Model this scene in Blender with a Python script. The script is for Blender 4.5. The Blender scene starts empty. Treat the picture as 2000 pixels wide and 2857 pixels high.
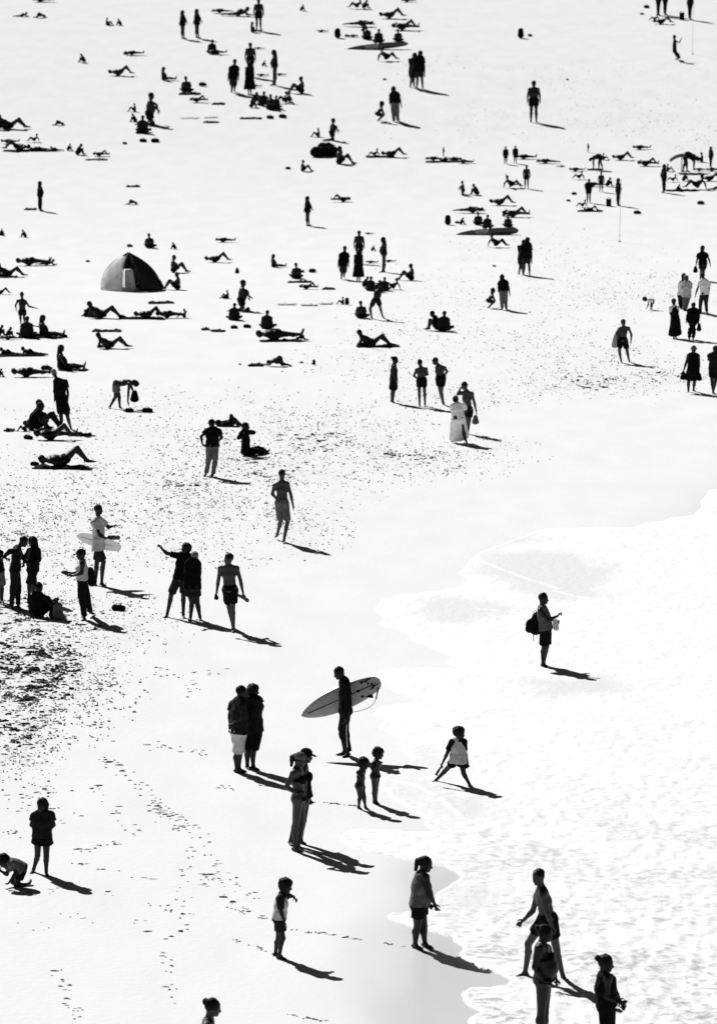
import bpy, math, random
import numpy as np
import openvdb
from mathutils import Vector, noise as mnoise

random.seed(7); RNG = np.random.default_rng(7)
sc = bpy.context.scene
COL = sc.collection

# ------------------------------------------------------------------ camera, sky, sun, exposure
F = 11904.0            # focal length in photo pixels (150 mm on a 36 mm long side)
CAMH = 16.0
HOR = -243.0           # row of the horizon in the photo
PITCH = math.atan((1428.5 - HOR) / F)
cam = bpy.data.cameras.new('camera'); camo = bpy.data.objects.new('camera', cam); COL.objects.link(camo)
cam.sensor_fit = 'VERTICAL'; cam.sensor_height = 36.0; cam.sensor_width = 25.2; cam.lens = 36.0 * F / 2857.0
camo.location = (0, 0, CAMH); camo.rotation_euler = (math.pi / 2 - PITCH, 0, 0)
cam.clip_start = 1.0; cam.clip_end = 20000.0
cam.dof.use_dof = True; cam.dof.focus_distance = 84.0; cam.dof.aperture_fstop = 3.2
sc.camera = camo

SUNV = Vector((-0.62, 0.96, 0.98)).normalized()       # towards the sun: behind the bathers, to the left
world = bpy.data.worlds.new("World"); sc.world = world; world.use_nodes = True
nt = world.node_tree; nt.nodes.clear()
sky = nt.nodes.new('ShaderNodeTexSky'); sky.sky_type = 'NISHITA'; sky.sun_disc = False
sky.sun_elevation = math.asin(SUNV.z); sky.sun_rotation = math.atan2(SUNV.x, SUNV.y)
sky.altitude = 0; sky.air_density = 0.1; sky.dust_density = 0.35; sky.ozone_density = 1.0
bw = nt.nodes.new('ShaderNodeRGBToBW')                # the photograph is black and white
bg = nt.nodes.new('ShaderNodeBackground'); bg.inputs[1].default_value = 0.05
wo = nt.nodes.new('ShaderNodeOutputWorld')
nt.links.new(sky.outputs[0], bw.inputs[0]); nt.links.new(bw.outputs[0], bg.inputs[0]); nt.links.new(bg.outputs[0], wo.inputs[0])
sun = bpy.data.lights.new('sun', 'SUN'); sun.energy = 5.0; sun.angle = math.radians(0.53); sun.color = (1, 1, 1)
suno = bpy.data.objects.new('sun', sun); COL.objects.link(suno)
suno.rotation_euler = (-SUNV).to_track_quat('-Z', 'Y').to_euler(); suno.location = (-60, 200, 90)
sc.view_settings.view_transform = 'Standard'; sc.view_settings.look = 'None'
sc.view_settings.gamma = 1.0; sc.view_settings.use_curve_mapping = False
sc.view_settings.exposure = 0.505
sc.cycles.max_bounces = 6; sc.cycles.diffuse_bounces = 3

# ------------------------------------------------------------------ terrain profile, pixel -> ground
Y0, Y1, SL = 195.0, 372.0, 0.10
def ground_z(x, y):
    y = np.asarray(y, float)
    t = np.clip(y - Y0, 0, Y1 - Y0)
    return SL * np.where(t < 70, t * t / 140.0, t - 35.0)
CP, SP = math.cos(PITCH), math.sin(PITCH)
def ray(u, v):
    dx = (u - 1000.0) / F; dy = (1428.5 - v) / F
    return dx, CP + dy * SP, -SP + dy * CP
def hit(u, v):
    dx, dy, dz = ray(u, v)
    t = CAMH / -dz if dz < 0 else 1e9
    if dz < 0 and dy * t <= Y0: return Vector((dx * t, dy * t, 0.0))
    lo, hi = (Y0 - 1) / dy, 5000.0
    for _ in range(60):
        m = (lo + hi) / 2
        if CAMH + dz * m > ground_z(0, dy * m): lo = m
        else: hi = m
    return Vector((dx * lo, dy * lo, CAMH + dz * lo))
def ppm(p):     # photo pixels per metre at a world point
    return F / (p.y * CP + (CAMH - p.z) * SP)

# ------------------------------------------------------------------ materials
MATS = {}
def mat(name, col, rough=0.8, spec=0.3, var=0.0, scale=8.0, bump=0.0):
    if name in MATS: return MATS[name]
    m = bpy.data.materials.new(name); m.use_nodes = True; n = m.node_tree; b = n.nodes['Principled BSDF']
    b.inputs['Base Color'].default_value = (col, col, col, 1)
    b.inputs['Roughness'].default_value = rough; b.inputs['Specular IOR Level'].default_value = spec
    tc = n.nodes.new('ShaderNodeTexCoord'); nz = n.nodes.new('ShaderNodeTexNoise')
    nz.inputs['Scale'].default_value = scale; nz.inputs['Detail'].default_value = 4
    n.links.new(tc.outputs['Object'], nz.inputs['Vector'])
    if var > 0:
        mr = n.nodes.new('ShaderNodeMapRange'); mr.inputs[3].default_value = col * (1 - var); mr.inputs[4].default_value = col * (1 + var)
        mr.inputs[1].default_value = 0.3; mr.inputs[2].default_value = 0.7
        n.links.new(nz.outputs[0], mr.inputs[0]); n.links.new(mr.outputs[0], b.inputs['Base Color'])
    if bump > 0:
        bp = n.nodes.new('ShaderNodeBump'); bp.inputs['Strength'].default_value = 0.6; bp.inputs['Distance'].default_value = bump
        n.links.new(nz.outputs[0], bp.inputs['Height']); n.links.new(bp.outputs[0], b.inputs['Normal'])
    MATS[name] = m; return m
M = {
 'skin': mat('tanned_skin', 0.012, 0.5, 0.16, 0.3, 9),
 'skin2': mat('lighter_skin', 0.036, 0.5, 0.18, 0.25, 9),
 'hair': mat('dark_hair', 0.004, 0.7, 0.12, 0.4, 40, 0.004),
 'hairg': mat('fair_hair', 0.12, 0.6, 0.2, 0.4, 40, 0.004),
 'black': mat('black_cloth', 0.005, 0.95, 0.05, 0.4, 14, 0.012),
 'dark': mat('dark_cloth', 0.011, 0.9, 0.1, 0.4, 14, 0.012),
 'mid': mat('mid_grey_cloth', 0.085, 0.9, 0.1, 0.35, 10, 0.015),
 'pale': mat('pale_cloth', 0.42, 0.9, 0.1, 0.25, 7, 0.02),
 'white': mat('white_cloth', 0.75, 0.9, 0.1, 0.12, 7, 0.02),
 'neo': mat('neoprene', 0.005, 0.8, 0.08, 0.3, 6),
 'board': mat('surfboard_resin', 0.33, 0.3, 0.4, 0.2, 2.2),
 'boardd': mat('surfboard_dark_panel', 0.06, 0.4, 0.3, 0.2, 3),
 'fin': mat('black_plastic', 0.008, 0.4, 0.4),
 'cord': mat('pale_leash', 0.6, 0.5, 0.3),
 'tentd': mat('dark_tent_nylon', 0.012, 0.6, 0.3, 0.3, 3, 0.02),
 'tentp': mat('pale_tent_nylon', 0.72, 0.6, 0.3, 0.35, 3, 0.03),
 'foamy': mat('translucent_white_foam_core', 0.7, 0.6, 0.2, 0.1, 3),
 'pole': mat('white_painted_pole', 0.6, 0.5, 0.3),
 'shade_lump': mat('painted_sand_shade', 0.012, 0.95, 0.1, 0.5, 6),  # near-black colour stands in for shade in the churned sand
 'print': mat('painted_print_shade', 0.05, 0.95, 0.1, 0.4, 6),  # shade inside footprints, put into the colour of the lumps
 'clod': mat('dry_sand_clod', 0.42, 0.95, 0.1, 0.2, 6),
}

def translucent(m, col):     # thin nylon or cotton that glows when the light is behind it
    n = m.node_tree; b = n.nodes['Principled BSDF']; o = n.nodes['Material Output']
    t = n.nodes.new('ShaderNodeBsdfTranslucent'); t.inputs[0].default_value = (col, col, col, 1)
    x = n.nodes.new('ShaderNodeMixShader'); x.inputs[0].default_value = .6
    n.links.new(b.outputs[0], x.inputs[1]); n.links.new(t.outputs[0], x.inputs[2]); n.links.new(x.outputs[0], o.inputs[0])
translucent(M['tentp'], 1.0); translucent(M['foamy'], .6)
# ------------------------------------------------------------------ objects
def link(name, me, m, parent=None, loc=None):
    if m is not None and not me.materials: me.materials.append(m)
    o = bpy.data.objects.new(name, me); COL.objects.link(o)
    if parent is not None: o.parent = parent
    if loc is not None: o.location = loc
    return o
def tag(o, label=None, cat=None, group=None, kind=None):
    if label: o['label'] = label
    if cat: o['category'] = cat
    if group: o['group'] = group
    if kind: o['kind'] = kind
    return o
def empty(name, loc):
    o = bpy.data.objects.new(name, None); COL.objects.link(o); o.location = loc; o.empty_display_size = 0.2
    return o
def np_mesh(name, co, faces, smooth=True):
    me = bpy.data.meshes.new(name); co = np.asarray(co, np.float32); faces = np.asarray(faces, np.int32)
    me.vertices.add(len(co)); me.vertices.foreach_set('co', co.ravel())
    k = faces.shape[1]; me.loops.add(faces.size); me.loops.foreach_set('vertex_index', faces.ravel())
    me.polygons.add(len(faces)); me.polygons.foreach_set('loop_start', np.arange(0, faces.size, k, dtype=np.int32))
    me.polygons.foreach_set('use_smooth', np.full(len(faces), smooth))
    me.update(calc_edges=True)
    return me
def py_mesh(name, vs, fs, smooth=False):
    me = bpy.data.meshes.new(name); me.from_pydata([tuple(v) for v in vs], [], fs); me.update()
    if smooth: me.polygons.foreach_set('use_smooth', [True] * len(me.polygons))
    return me

# ------------------------------------------------------------------ SDF modelling: every prim is (kind, data...)
A = lambda *v: np.array(v, np.float32)
class Body:
    def __init__(s, k=0.03): s.P = []; s.k = k
    def cap(s, a, b, ra, rb, lat=None, w=1.0, k=None, flat=False, op='+'):
        s.P.append(('c', A(*a), A(*b), ra, rb, None if lat is None else A(*lat), w, k, flat, op)); return s
    def ell(s, c, r, fw=(0, -1, 0), up=(0, 0, 1), k=None, op='+'):
        fw = Vector(fw).normalized(); up = Vector(up).normalized()
        x = fw.cross(up); x = x.normalized() if x.length > 1e-4 else Vector((1, 0, 0)); fw2 = up.cross(x).normalized()
        s.P.append(('e', A(*c), A(*x), A(*fw2), A(*up), A(*r), k, op)); return s
    def mesh(s, name, vox, rough=0.0, fq=9.0):
        los, his = [], []
        for p in s.P:
            if p[0] == 'c':
                w = max(p[6], 1.0); r = max(p[3], p[4]) * w + 0.03
                lo = np.minimum(p[1], p[2]) - r; hi = np.maximum(p[1], p[2]) + r
            else:
                r = max(p[5]) + 0.03; lo = p[1] - r; hi = p[1] + r
            los.append(lo); his.append(hi)
        add = [i for i, p in enumerate(s.P) if p[-1] == '+']
        lo = np.min([los[i] for i in add], 0) - 2 * vox; hi = np.max([his[i] for i in add], 0) + 2 * vox
        n = np.ceil((hi - lo) / vox).astype(int) + 1
        BG = 0.2; f = np.full(n, BG, np.float32)
        for p, l, h in zip(s.P, los, his):
            i0 = np.clip(np.floor((l - lo) / vox).astype(int) - 1, 0, n - 1); i1 = np.clip(np.ceil((h - lo) / vox).astype(int) + 2, 1, n)
            if (i1 <= i0).any(): continue
            X = (lo[0] + vox * np.arange(i0[0], i1[0], dtype=np.float32))[:, None, None]
            Y = (lo[1] + vox * np.arange(i0[1], i1[1], dtype=np.float32))[None, :, None]
            Z = (lo[2] + vox * np.arange(i0[2], i1[2], dtype=np.float32))[None, None, :]
            if p[0] == 'c':
                _, a, b, ra, rb, lat, w, k, flat, op = p
                ba = b - a; L2 = float(ba @ ba) + 1e-9; L = math.sqrt(L2)
                x, y, z = X - a[0], Y - a[1], Z - a[2]
                t0 = (x * ba[0] + y * ba[1] + z * ba[2]) / L2; t = np.clip(t0, 0, 1)
                x = x - t * ba[0]; y = y - t * ba[1]; z = z - t * ba[2]
                q = x * x + y * y + z * z
                if lat is not None:
                    wl = x * lat[0] + y * lat[1] + z * lat[2]; q = q + wl * wl * (1 / w ** 2 - 1)
                d = np.sqrt(np.maximum(q, 1e-9)) - (ra + (rb - ra) * t)
                if flat: d = np.maximum(d, np.maximum(-t0, t0 - 1) * L)
            else:
                _, c, ax, ay, az, r, k, op = p
                x, y, z = X - c[0], Y - c[1], Z - c[2]
                qx = (x * ax[0] + y * ax[1] + z * ax[2]) / r[0]; qy = (x * ay[0] + y * ay[1] + z * ay[2]) / r[1]
                qz = (x * az[0] + y * az[1] + z * az[2]) / r[2]
                qq = np.sqrt(np.maximum(qx * qx + qy * qy + qz * qz, 1e-9)); d = (qq - 1) * min(r)
            k = s.k if k is None else k
            g = f[i0[0]:i1[0], i0[1]:i1[1], i0[2]:i1[2]]
            if op == '+':
                if k > 0:
                    hh = np.maximum(k - np.abs(g - d), 0) / k; g[...] = np.minimum(g, d) - hh * hh * k * 0.25
                else: g[...] = np.minimum(g, d)
            else: g[...] = np.maximum(g, -d)
        gr = openvdb.FloatGrid(BG); gr.copyFromArray(f)
        pts, quads = gr.convertToQuads(0.0)
        P = lo + pts * vox
        if rough > 0:      # cloth folds and locks of hair
            sd_ = int(abs(float(P.sum())) * 7) % 97 + 1
            for ax_, (a, b) in enumerate(((1, 2), (0, 2), (0, 1))):
                P[:, ax_] += rough * 2 * (vnoise(P[:, a] * fq + P[:, ax_] * 3.1, P[:, b] * fq * .55 + P[:, ax_] * 4.3, sd_ + ax_, 2) - .5)
        return np_mesh(name, P, quads)
# ------------------------------------------------------------------ people
def lerp(a, b, t): return a + (b - a) * t
def V(*a): return Vector(a)
PEOPLE = []
def parse(s, tr):
    ox, oy, sc_ = tr; out = {}
    tk = s.split()
    for i in range(0, len(tk), 2):
        c = [float(q) for q in tk[i + 1].split(',')]
        out[tk[i]] = (ox + c[0] * sc_, oy + c[1] * sc_) + tuple(c[2:])
    return out

def head_prims(b, hb, h, n, hf, hs, face=True, hair='short'):
    """b: body, hb: hair body. h centre of the cranium, n neck base, hf facing, hs head scale."""
    up = (h - n); up = up.normalized() if up.length > 0.02 else V(0, 0, 1)
    up = (up + V(0, 0, 0.7)).normalized() if up.z > -0.2 else up
    f = (hf - up * hf.dot(up)).normalized(); l = up.cross(f)
    b.ell(h, (0.074 * hs, 0.094 * hs, 0.100 * hs), f, up)
    b.ell(h + f * 0.028 * hs - up * 0.062 * hs, (0.054 * hs, 0.062 * hs, 0.058 * hs), f, up, k=0.03)
    if face:
        b.cap(h + f * 0.086 * hs - up * 0.012 * hs, h + f * 0.106 * hs - up * 0.045 * hs, 0.009 * hs, 0.014 * hs, k=0.012)     # nose
        b.ell(h + f * 0.082 * hs - up * 0.076 * hs, (0.024 * hs, 0.013 * hs, 0.011 * hs), f, up, k=0.01)                    # lips
        b.ell(h + f * 0.070 * hs - up * 0.106 * hs, (0.022 * hs, 0.018 * hs, 0.016 * hs), f, up, k=0.02)                    # chin
        for s_ in (1, -1):
            b.ell(h + l * s_ * 0.076 * hs - up * 0.025 * hs - f * 0.005, (0.010 * hs, 0.018 * hs, 0.030 * hs), f, up, k=0.008)
            b.ell(h + l * s_ * 0.032 * hs + f * 0.098 * hs - up * 0.016 * hs, (0.015 * hs, 0.012 * hs, 0.010 * hs), f, up, op='-')
            b.ell(h + l * s_ * 0.032 * hs + f * 0.078 * hs - up * 0.017 * hs, (0.013 * hs, 0.013 * hs, 0.011 * hs), f, up, k=0.004)
    H = hb
    if hair in ('short', 'cap', 'hat', 'visor', 'fringe'):
        H.ell(h - f * 0.014 * hs + up * 0.022 * hs, (0.083 * hs, 0.095 * hs, 0.093 * hs), f, up, k=0.02)
        H.ell(h + f * 0.100 * hs - up * 0.075 * hs, (0.11 * hs, 0.085 * hs, 0.082 * hs), f, up, op='-')
    if hair == 'fringe':
        H.ell(h + up * 0.035 * hs, (0.096 * hs, 0.107 * hs, 0.085 * hs), f, up, k=0.03)
        H.ell(h - f * 0.05 * hs - up * 0.03 * hs, (0.085 * hs, 0.06 * hs, 0.07 * hs), f, up, k=0.03)
    if hair in ('long', 'bob', 'bun', 'pony', 'curly'):
        H.ell(h - f * 0.016 * hs + up * 0.016 * hs, (0.088 * hs, 0.100 * hs, 0.100 * hs), f, up, k=0.02)
        H.ell(h + f * 0.105 * hs - up * 0.06 * hs, (0.060 * hs, 0.085 * hs, 0.085 * hs), f, up, op='-')
    if hair == 'curly': H.ell(h - f * 0.01 * hs + up * 0.03 * hs, (0.11 * hs, 0.118 * hs, 0.105 * hs), f, up, k=0.03)
    if hair == 'long':
        H.cap(h - f * 0.055 * hs, h - f * 0.085 * hs - up * 0.30 * hs, 0.065 * hs, 0.045 * hs, l, 1.45, k=0.03)
    if hair == 'bob':
        H.cap(h - f * 0.04 * hs, h - f * 0.055 * hs - up * 0.13 * hs, 0.07 * hs, 0.06 * hs, l, 1.5, k=0.03)
    if hair == 'bun':
        H.ell(h - f * 0.115 * hs + up * 0.045 * hs, (0.042 * hs, 0.042 * hs, 0.042 * hs), f, up, k=0.015)
    if hair == 'pony':
        H.cap(h - f * 0.09 * hs + up * 0.045 * hs, h - f * 0.135 * hs + up * 0.01 * hs, 0.03 * hs, 0.034 * hs, k=0.02)
        H.cap(h - f * 0.135 * hs + up * 0.01 * hs, h - f * 0.125 * hs - up * 0.13 * hs, 0.040 * hs, 0.026 * hs, k=0.02)
    return f, up, l

def hand(b, w, d, L, palm_n, q, fine, curl=0.45):
    """w wrist, d direction, palm_n palm normal."""
    d = d.normalized(); n = (palm_n - d * palm_n.dot(d)); n = n.normalized() if n.length > 1e-3 else V(0, 1, 0); s_ = d.cross(n)
    b.cap(w, w + d * 0.085 * q, 0.022 * q, 0.024 * q, n, 0.62, k=0.015)
    if not fine:
        b.cap(w + d * 0.08 * q, w + d * 0.15 * q + n * 0.03 * q, 0.020 * q, 0.014 * q, n, 0.7, k=0.015)
        b.cap(w + d * 0.03 * q + s_ * 0.02 * q, w + d * 0.085 * q + s_ * 0.045 * q, 0.012 * q, 0.010 * q, k=0.01)
        return
    for i, (o, l) in enumerate(((0.030, 0.072), (0.011, 0.082), (-0.010, 0.076), (-0.028, 0.060))):
        a = w + d * 0.085 * q + s_ * o * q; c = curl * (1 + 0.2 * i)
        m = a + (d * math.cos(c) + n * math.sin(c)) * l * 0.5 * q + s_ * o * 0.15 * q
        e = m + (d * math.cos(2 * c) + n * math.sin(2 * c)) * l * 0.5 * q
        b.cap(a, m, 0.0105 * q, 0.0095 * q, k=0.005); b.cap(m, e, 0.0095 * q, 0.008 * q, k=0.004)
    a = w + d * 0.025 * q + s_ * 0.022 * q; m = a + (d * 0.7 + s_ * 0.75 + n * 0.2).normalized() * 0.045 * q
    b.cap(a, m, 0.0135 * q, 0.0115 * q, k=0.008); b.cap(m, m + (d + n * 0.4).normalized() * 0.035 * q, 0.011 * q, 0.009 * q, k=0.004)

def pose(J, th, q, sink=0.0, base=None, s=None):
    """turns traced joints (photo pixels, optional depth) into local 3-D joints"""
    if base is None:
        vs = [J[k][1] for k in ('f1', 'f2', 't1', 't2') if k in J]
        bv = J['B'][1] if 'B' in J else max(vs)
        bu = J['B'][0] if 'B' in J else sum(J[k][0] for k in ('f1', 'f2') if k in J) / max(1, len([k for k in ('f1', 'f2') if k in J]))
        P0 = hit(bu, bv); s = ppm(P0)
    else: P0, (bu, bv) = V(0, 0, 0), base
    dep = math.atan2(CAMH - P0.z, max(P0.y, 60.0)) if s != 100.0 else 0.0
    sd, cd = math.sin(dep), math.cos(dep)
    t = math.radians(th); Fv = V(math.sin(t), -math.cos(t), 0); Lv = V(math.cos(t), math.sin(t), 0)
    def mk(j, depth): return V((j[0] - bu) / s, depth, ((bv - j[1]) / s - depth * sd) / cd)
    R = {}
    n = mk(J['n'], J['n'][2] if len(J['n']) > 2 else 0); R['n'] = n
    R['h'] = mk(J['h'], (J['h'][2] if len(J['h']) > 2 else 0) + n.y + Fv.y * 0.04)
    pd = J['p'][2] if len(J['p']) > 2 else 0; R['p'] = mk(J['p'], pd)
    for i, sg in ((1, 1), (2, -1)):
        i = str(i); L = Lv * sg
        if 's' + i in J: R['s' + i] = mk(J['s' + i], n.y + L.y * 0.16 * q + (J['s' + i][2] if len(J['s' + i]) > 2 else 0))
        else:
            axis = (R['p'] - n).normalized(); lat = L - axis * L.dot(axis)
            R['s' + i] = n + lat * 0.165 * q + axis * 0.045 * q
        sh = R['s' + i]
        e = J.get('e' + i); w = J.get('w' + i)
        R['e' + i] = mk(e, sh.y + L.y * 0.03 + (e[2] if len(e) > 2 else 0)) if e else sh + V(0, 0, -0.28 * q) + L * 0.04
        R['w' + i] = mk(w, R['e' + i].y + (w[2] if len(w) > 2 else 0)) if w else R['e' + i] + V(0, 0, -0.24 * q) + Fv * 0.04
        if 'g' + i in J: R['g' + i] = mk(J['g' + i], R['w' + i].y)
        R['j' + i] = R['p'] + L * 0.085 * q
        f = J.get('f' + i); tt = J.get('t' + i); kn = J.get('k' + i)
        if f is not None:
            if len(f) > 2: fy = f[2]
            elif s == 100.0: fy = L.y * 0.09
            else: fy = max(-0.7, min(0.7, (bv - f[1]) / s / sd)) if sd > 0.02 else L.y * 0.09
            hl = mk(f, fy)
            if tt is not None:
                if len(tt) > 2: ty = tt[2]
                elif s == 100.0: ty = fy + Fv.y * 0.2
                else: ty = max(fy - 0.22 * q, min(fy + 0.22 * q, (bv - tt[1]) / s / sd)) if sd > 0.02 else fy
                tp = mk(tt, ty)
            else: tp = hl + Fv * 0.2 * q
            R['f' + i] = hl; R['t' + i] = tp
        if kn is not None:
            ky = (R['j' + i].y + R['f' + i].y) / 2 if ('f' + i) in R else R['j' + i].y
            R['k' + i] = mk(kn, ky + (kn[2] if len(kn) > 2 else 0))
    return P0, R, Fv, Lv, dep, s

def person(label, J, th=0, H='short', wear='', q=1.0, hs=None, hth=None, fat=1.0, vox=None, fine=None, skin='skin', hairm='hair', group=None,
           base=None, s=None, cat='person', curl=0.45, lift=0.0, hand_n=None, drop=0.0):
    hs = hs if hs is not None else (1.0 + q) / 2 * 1.04
    P0, R, Fv, Lv, dep, s = pose(J, th, q, base=base, s=s)
    if fine is None: fine = s > 115 and base is None
    if vox is None: vox = 0.0105 if fine else (0.014 if s > 75 else 0.019)
    hf = Fv if hth is None else V(math.sin(math.radians(hth)), -math.cos(math.radians(hth)), 0)
    Bd = Body(0.035 * q); Hb = Body(0.01)
    n, p, h = R['n'], R['p'], R['h']
    axis = (p - n); T = axis.length; ax = axis.normalized()
    lat = (Lv - ax * Lv.dot(ax)).normalized(); fr = lat.cross(ax); fr = fr if fr.dot(Fv) >= 0 or abs(fr.dot(Fv)) < 1e-3 else -fr
    qf = q * fat
    # neck, torso
    Bd.cap(h - V(0, 0, 0.03) * hs - hf * 0.015, n, 0.052 * q, 0.058 * q)
    c1 = n + ax * 0.14 * T; c2 = n + ax * 0.42 * T; c3 = n + ax * 0.68 * T; c4 = p - ax * 0.02
    Bd.cap(c1, c2, 0.085 * qf, 0.102 * qf, lat, 1.52); Bd.cap(c2, c3, 0.100 * qf, 0.092 * qf, lat, 1.38)
    Bd.cap(c3, c4, 0.092 * qf, 0.110 * qf, lat, 1.42)
    Bd.cap(n + ax * 0.03, R['s1'], 0.055 * q, 0.058 * q, k=0.05); Bd.cap(n + ax * 0.03, R['s2'], 0.055 * q, 0.058 * q, k=0.05)
    if 'bust' in wear:
        for sg in (1, -1): Bd.ell(c2 + lat * 0.075 * sg * q + fr * 0.075 * qf - ax * 0.02, (0.062 * q,) * 3, fr, -ax, k=0.03)
    if fat > 1.12: Bd.ell(c3 + fr * 0.06 * qf, (0.14 * qf, 0.11 * qf, 0.13 * qf), fr, -ax, k=0.05)
    for i in ('1', '2'):
        sh, e, w = R['s' + i], R['e' + i], R['w' + i]
        Bd.cap(sh, e, 0.052 * qf, 0.040 * q, k=0.03); m = lerp(e, w, 0.3)
        Bd.cap(e, m, 0.040 * q, 0.040 * q, k=0.02); Bd.cap(m, w, 0.040 * q, 0.026 * q, k=0.02)
        d = (R['g' + i] - w) if 'g' + i in R else (w - e)
        if 'nohands' not in wear: hand(Bd, w, d, 0.1, (hand_n or (Fv * 0.3 + (p - w) * 1.0 + V(0, 0, 0.01))), q, fine, curl)
        if 'k' + i in R:
            j, k = R['j' + i], R['k' + i]
            Bd.cap(j, k, 0.090 * qf, 0.056 * q, k=0.04)
            bk = (p - ax * 0.01) - fr * 0.045 * q + lat * (0.06 if i == '1' else -0.06) * q
            Bd.ell(bk, (0.082 * qf, 0.082 * qf, 0.09 * qf), fr, -ax, k=0.04)
            if 'f' + i in R:
                f, t = R['f' + i], R['t' + i]
                dirf = (t - f); dirf = dirf.normalized() if dirf.length > 0.01 else Fv
                # ankle sits above the heel
                sh_ = (k - f).normalized(); an = f + sh_ * 0.085 * q + dirf * 0.035 * q
                calf = lerp(k, an, 0.30); back = -dirf + sh_ * dirf.dot(sh_); back = back * 0.018 * q
                Bd.cap(k, calf + back, 0.055 * q, 0.054 * qf, k=0.02); Bd.cap(calf + back, an, 0.054 * qf, 0.034 * q, k=0.02)
                hz = f + sh_ * 0.035 * q; L = min(max((t - f).length, 0.10), 0.25) * 1.0
                L = 0.21 * q
                tz = f + dirf * L + sh_ * 0.018 * q
                Bd.cap(hz, lerp(hz, tz, 0.72) - V(0, 0, 0.0), 0.030 * q, 0.023 * q, k=0.02); Bd.cap(lerp(hz, tz, 0.72), tz, 0.023 * q, 0.014 * q, dirf.cross(V(0, 0, 1)), 1.8, k=0.02)
                Bd.cap(an, lerp(hz, tz, 0.5), 0.034 * q, 0.024 * q, k=0.02)
    fh, uh, lh = head_prims(Bd, Hb, h, n, hf, hs, face=(s > 75 and base is None), hair=H)
    name = 'person'
    root = empty(name, P0 - V(0, 0, drop)); tag(root, label, cat, group)
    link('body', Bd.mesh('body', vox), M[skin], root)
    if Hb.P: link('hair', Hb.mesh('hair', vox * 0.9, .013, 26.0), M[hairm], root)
    # clothing
    for wstr in wear.split():
        if ':' not in wstr: continue
        nm, mt = wstr.split(':')[:2]; g = float(wstr.split(':')[2]) if wstr.count(':') > 1 else 1.0
        G = Body(0.03); gm = 0.013
        knee = lambda i: R['k' + i]
        if nm in ('shorts', 'trunks', 'longshorts', 'trousers', 'wetsuit'):
            tt = {'shorts': 0.55, 'trunks': 0.25, 'longshorts': 0.86, 'trousers': 1.0, 'wetsuit': 1.0}[nm] * g
            fl = {'shorts': 0.022, 'longshorts': 0.03, 'trunks': 0.008, 'trousers': 0.022, 'wetsuit': 0.010}[nm]
            G.cap(p - ax * 0.09 * q, p + ax * 0.03, 0.104 * qf + gm, 0.118 * qf + gm, lat, 1.38, flat=False)
            G.P[-1] = G.P[-1][:8] + (True,) + G.P[-1][9:]
            for i, sg in (('1', 1), ('2', -1)):
                if 'k' + i not in R: continue
                j, k = R['j' + i], R['k' + i]; tk_ = min(tt, 1.0)
                G.cap(j, lerp(j, k, tk_), 0.092 * qf + gm, lerp(0.090, 0.056, tk_) * qf + gm * 0.7 + fl, k=0.03, flat=True)
                bk = (p - ax * 0.01) - fr * 0.045 * q + lat * 0.06 * sg * q
                G.ell(bk, (0.082 * qf + gm * .6, 0.082 * qf + gm * .6, 0.09 * qf + gm * .6), fr, -ax, k=0.03)
                if nm in ('trousers', 'wetsuit') and 'f' + i in R:
                    f = R['f' + i]; sh_ = (k - f).normalized()
                    G.cap(lerp(j, k, 0.9), k - sh_ * 0.12, 0.06 * qf + gm, 0.062 * qf + gm, k=0.03)
                    G.cap(k - sh_ * 0.05, f + sh_ * 0.10, 0.062 * qf + gm * .6, 0.043 * q + (0.012 if nm == 'wetsuit' else 0.022), k=0.03, flat=True)
        if nm in ('shirt', 'tee', 'tank', 'wetsuit', 'top', 'jumper', 'hoodie', 'dress', 'longdress', 'swimsuit', 'crop', 'raglan'):
            a0 = {'tank': 0.10, 'swimsuit': 0.22, 'crop': 0.28, 'dress': 0.08, 'longdress': 0.1}.get(nm, 0.03)
            b0 = {'crop': 0.50, 'tee': 1.06, 'shirt': 1.12, 'tank': 1.0, 'raglan': 1.1, 'jumper': 1.08, 'hoodie': 1.08}.get(nm, 1.0) * (g if nm in ('tee', 'shirt', 'tank') else 1)
            lo_ = gm + (0.012 if nm in ('shirt', 'tee', 'jumper', 'hoodie', 'tank', 'raglan') else 0.0)
            G.cap(n + ax * a0 * T, n + ax * 0.42 * T, 0.080 * qf + gm, 0.102 * qf + lo_, lat, 1.54, flat=(nm in ('crop', 'swimsuit')))
            if nm != 'crop': 
                G.cap(n + ax * 0.40 * T, n + ax * 0.70 * T, 0.102 * qf + lo_, 0.096 * qf + lo_ * 1.3, lat, 1.42)
                G.cap(n + ax * 0.68 * T, n + ax * b0 * T, 0.096 * qf + lo_ * 1.3, 0.118 * qf + lo_ * 1.2, lat, 1.42, flat=True)
                if fat > 1.12: G.ell(c3 + fr * 0.06 * qf, (0.14 * qf + gm, 0.11 * qf + gm, 0.13 * qf + gm), fr, -ax, k=0.05)
            if 'bust' in wear:
                for sg in (1, -1): G.ell(c2 + lat * 0.075 * sg * q + fr * 0.075 * qf - ax * 0.02, (0.062 * q + gm,) * 3, fr, -ax, k=0.03)
            sl = {'shirt': 0.6, 'tee': 0.55, 'raglan': 0.55, 'wetsuit': 2, 'jumper': 2, 'hoodie': 2, 'top': 2}.get(nm, 0)
            if nm in ('tank', 'dress'): 
                for i in ('1', '2'): G.cap(n + ax * 0.02, lerp(n, R['s' + i], 0.72), 0.060 * q + gm, 0.058 * q + gm, k=0.03)
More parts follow.
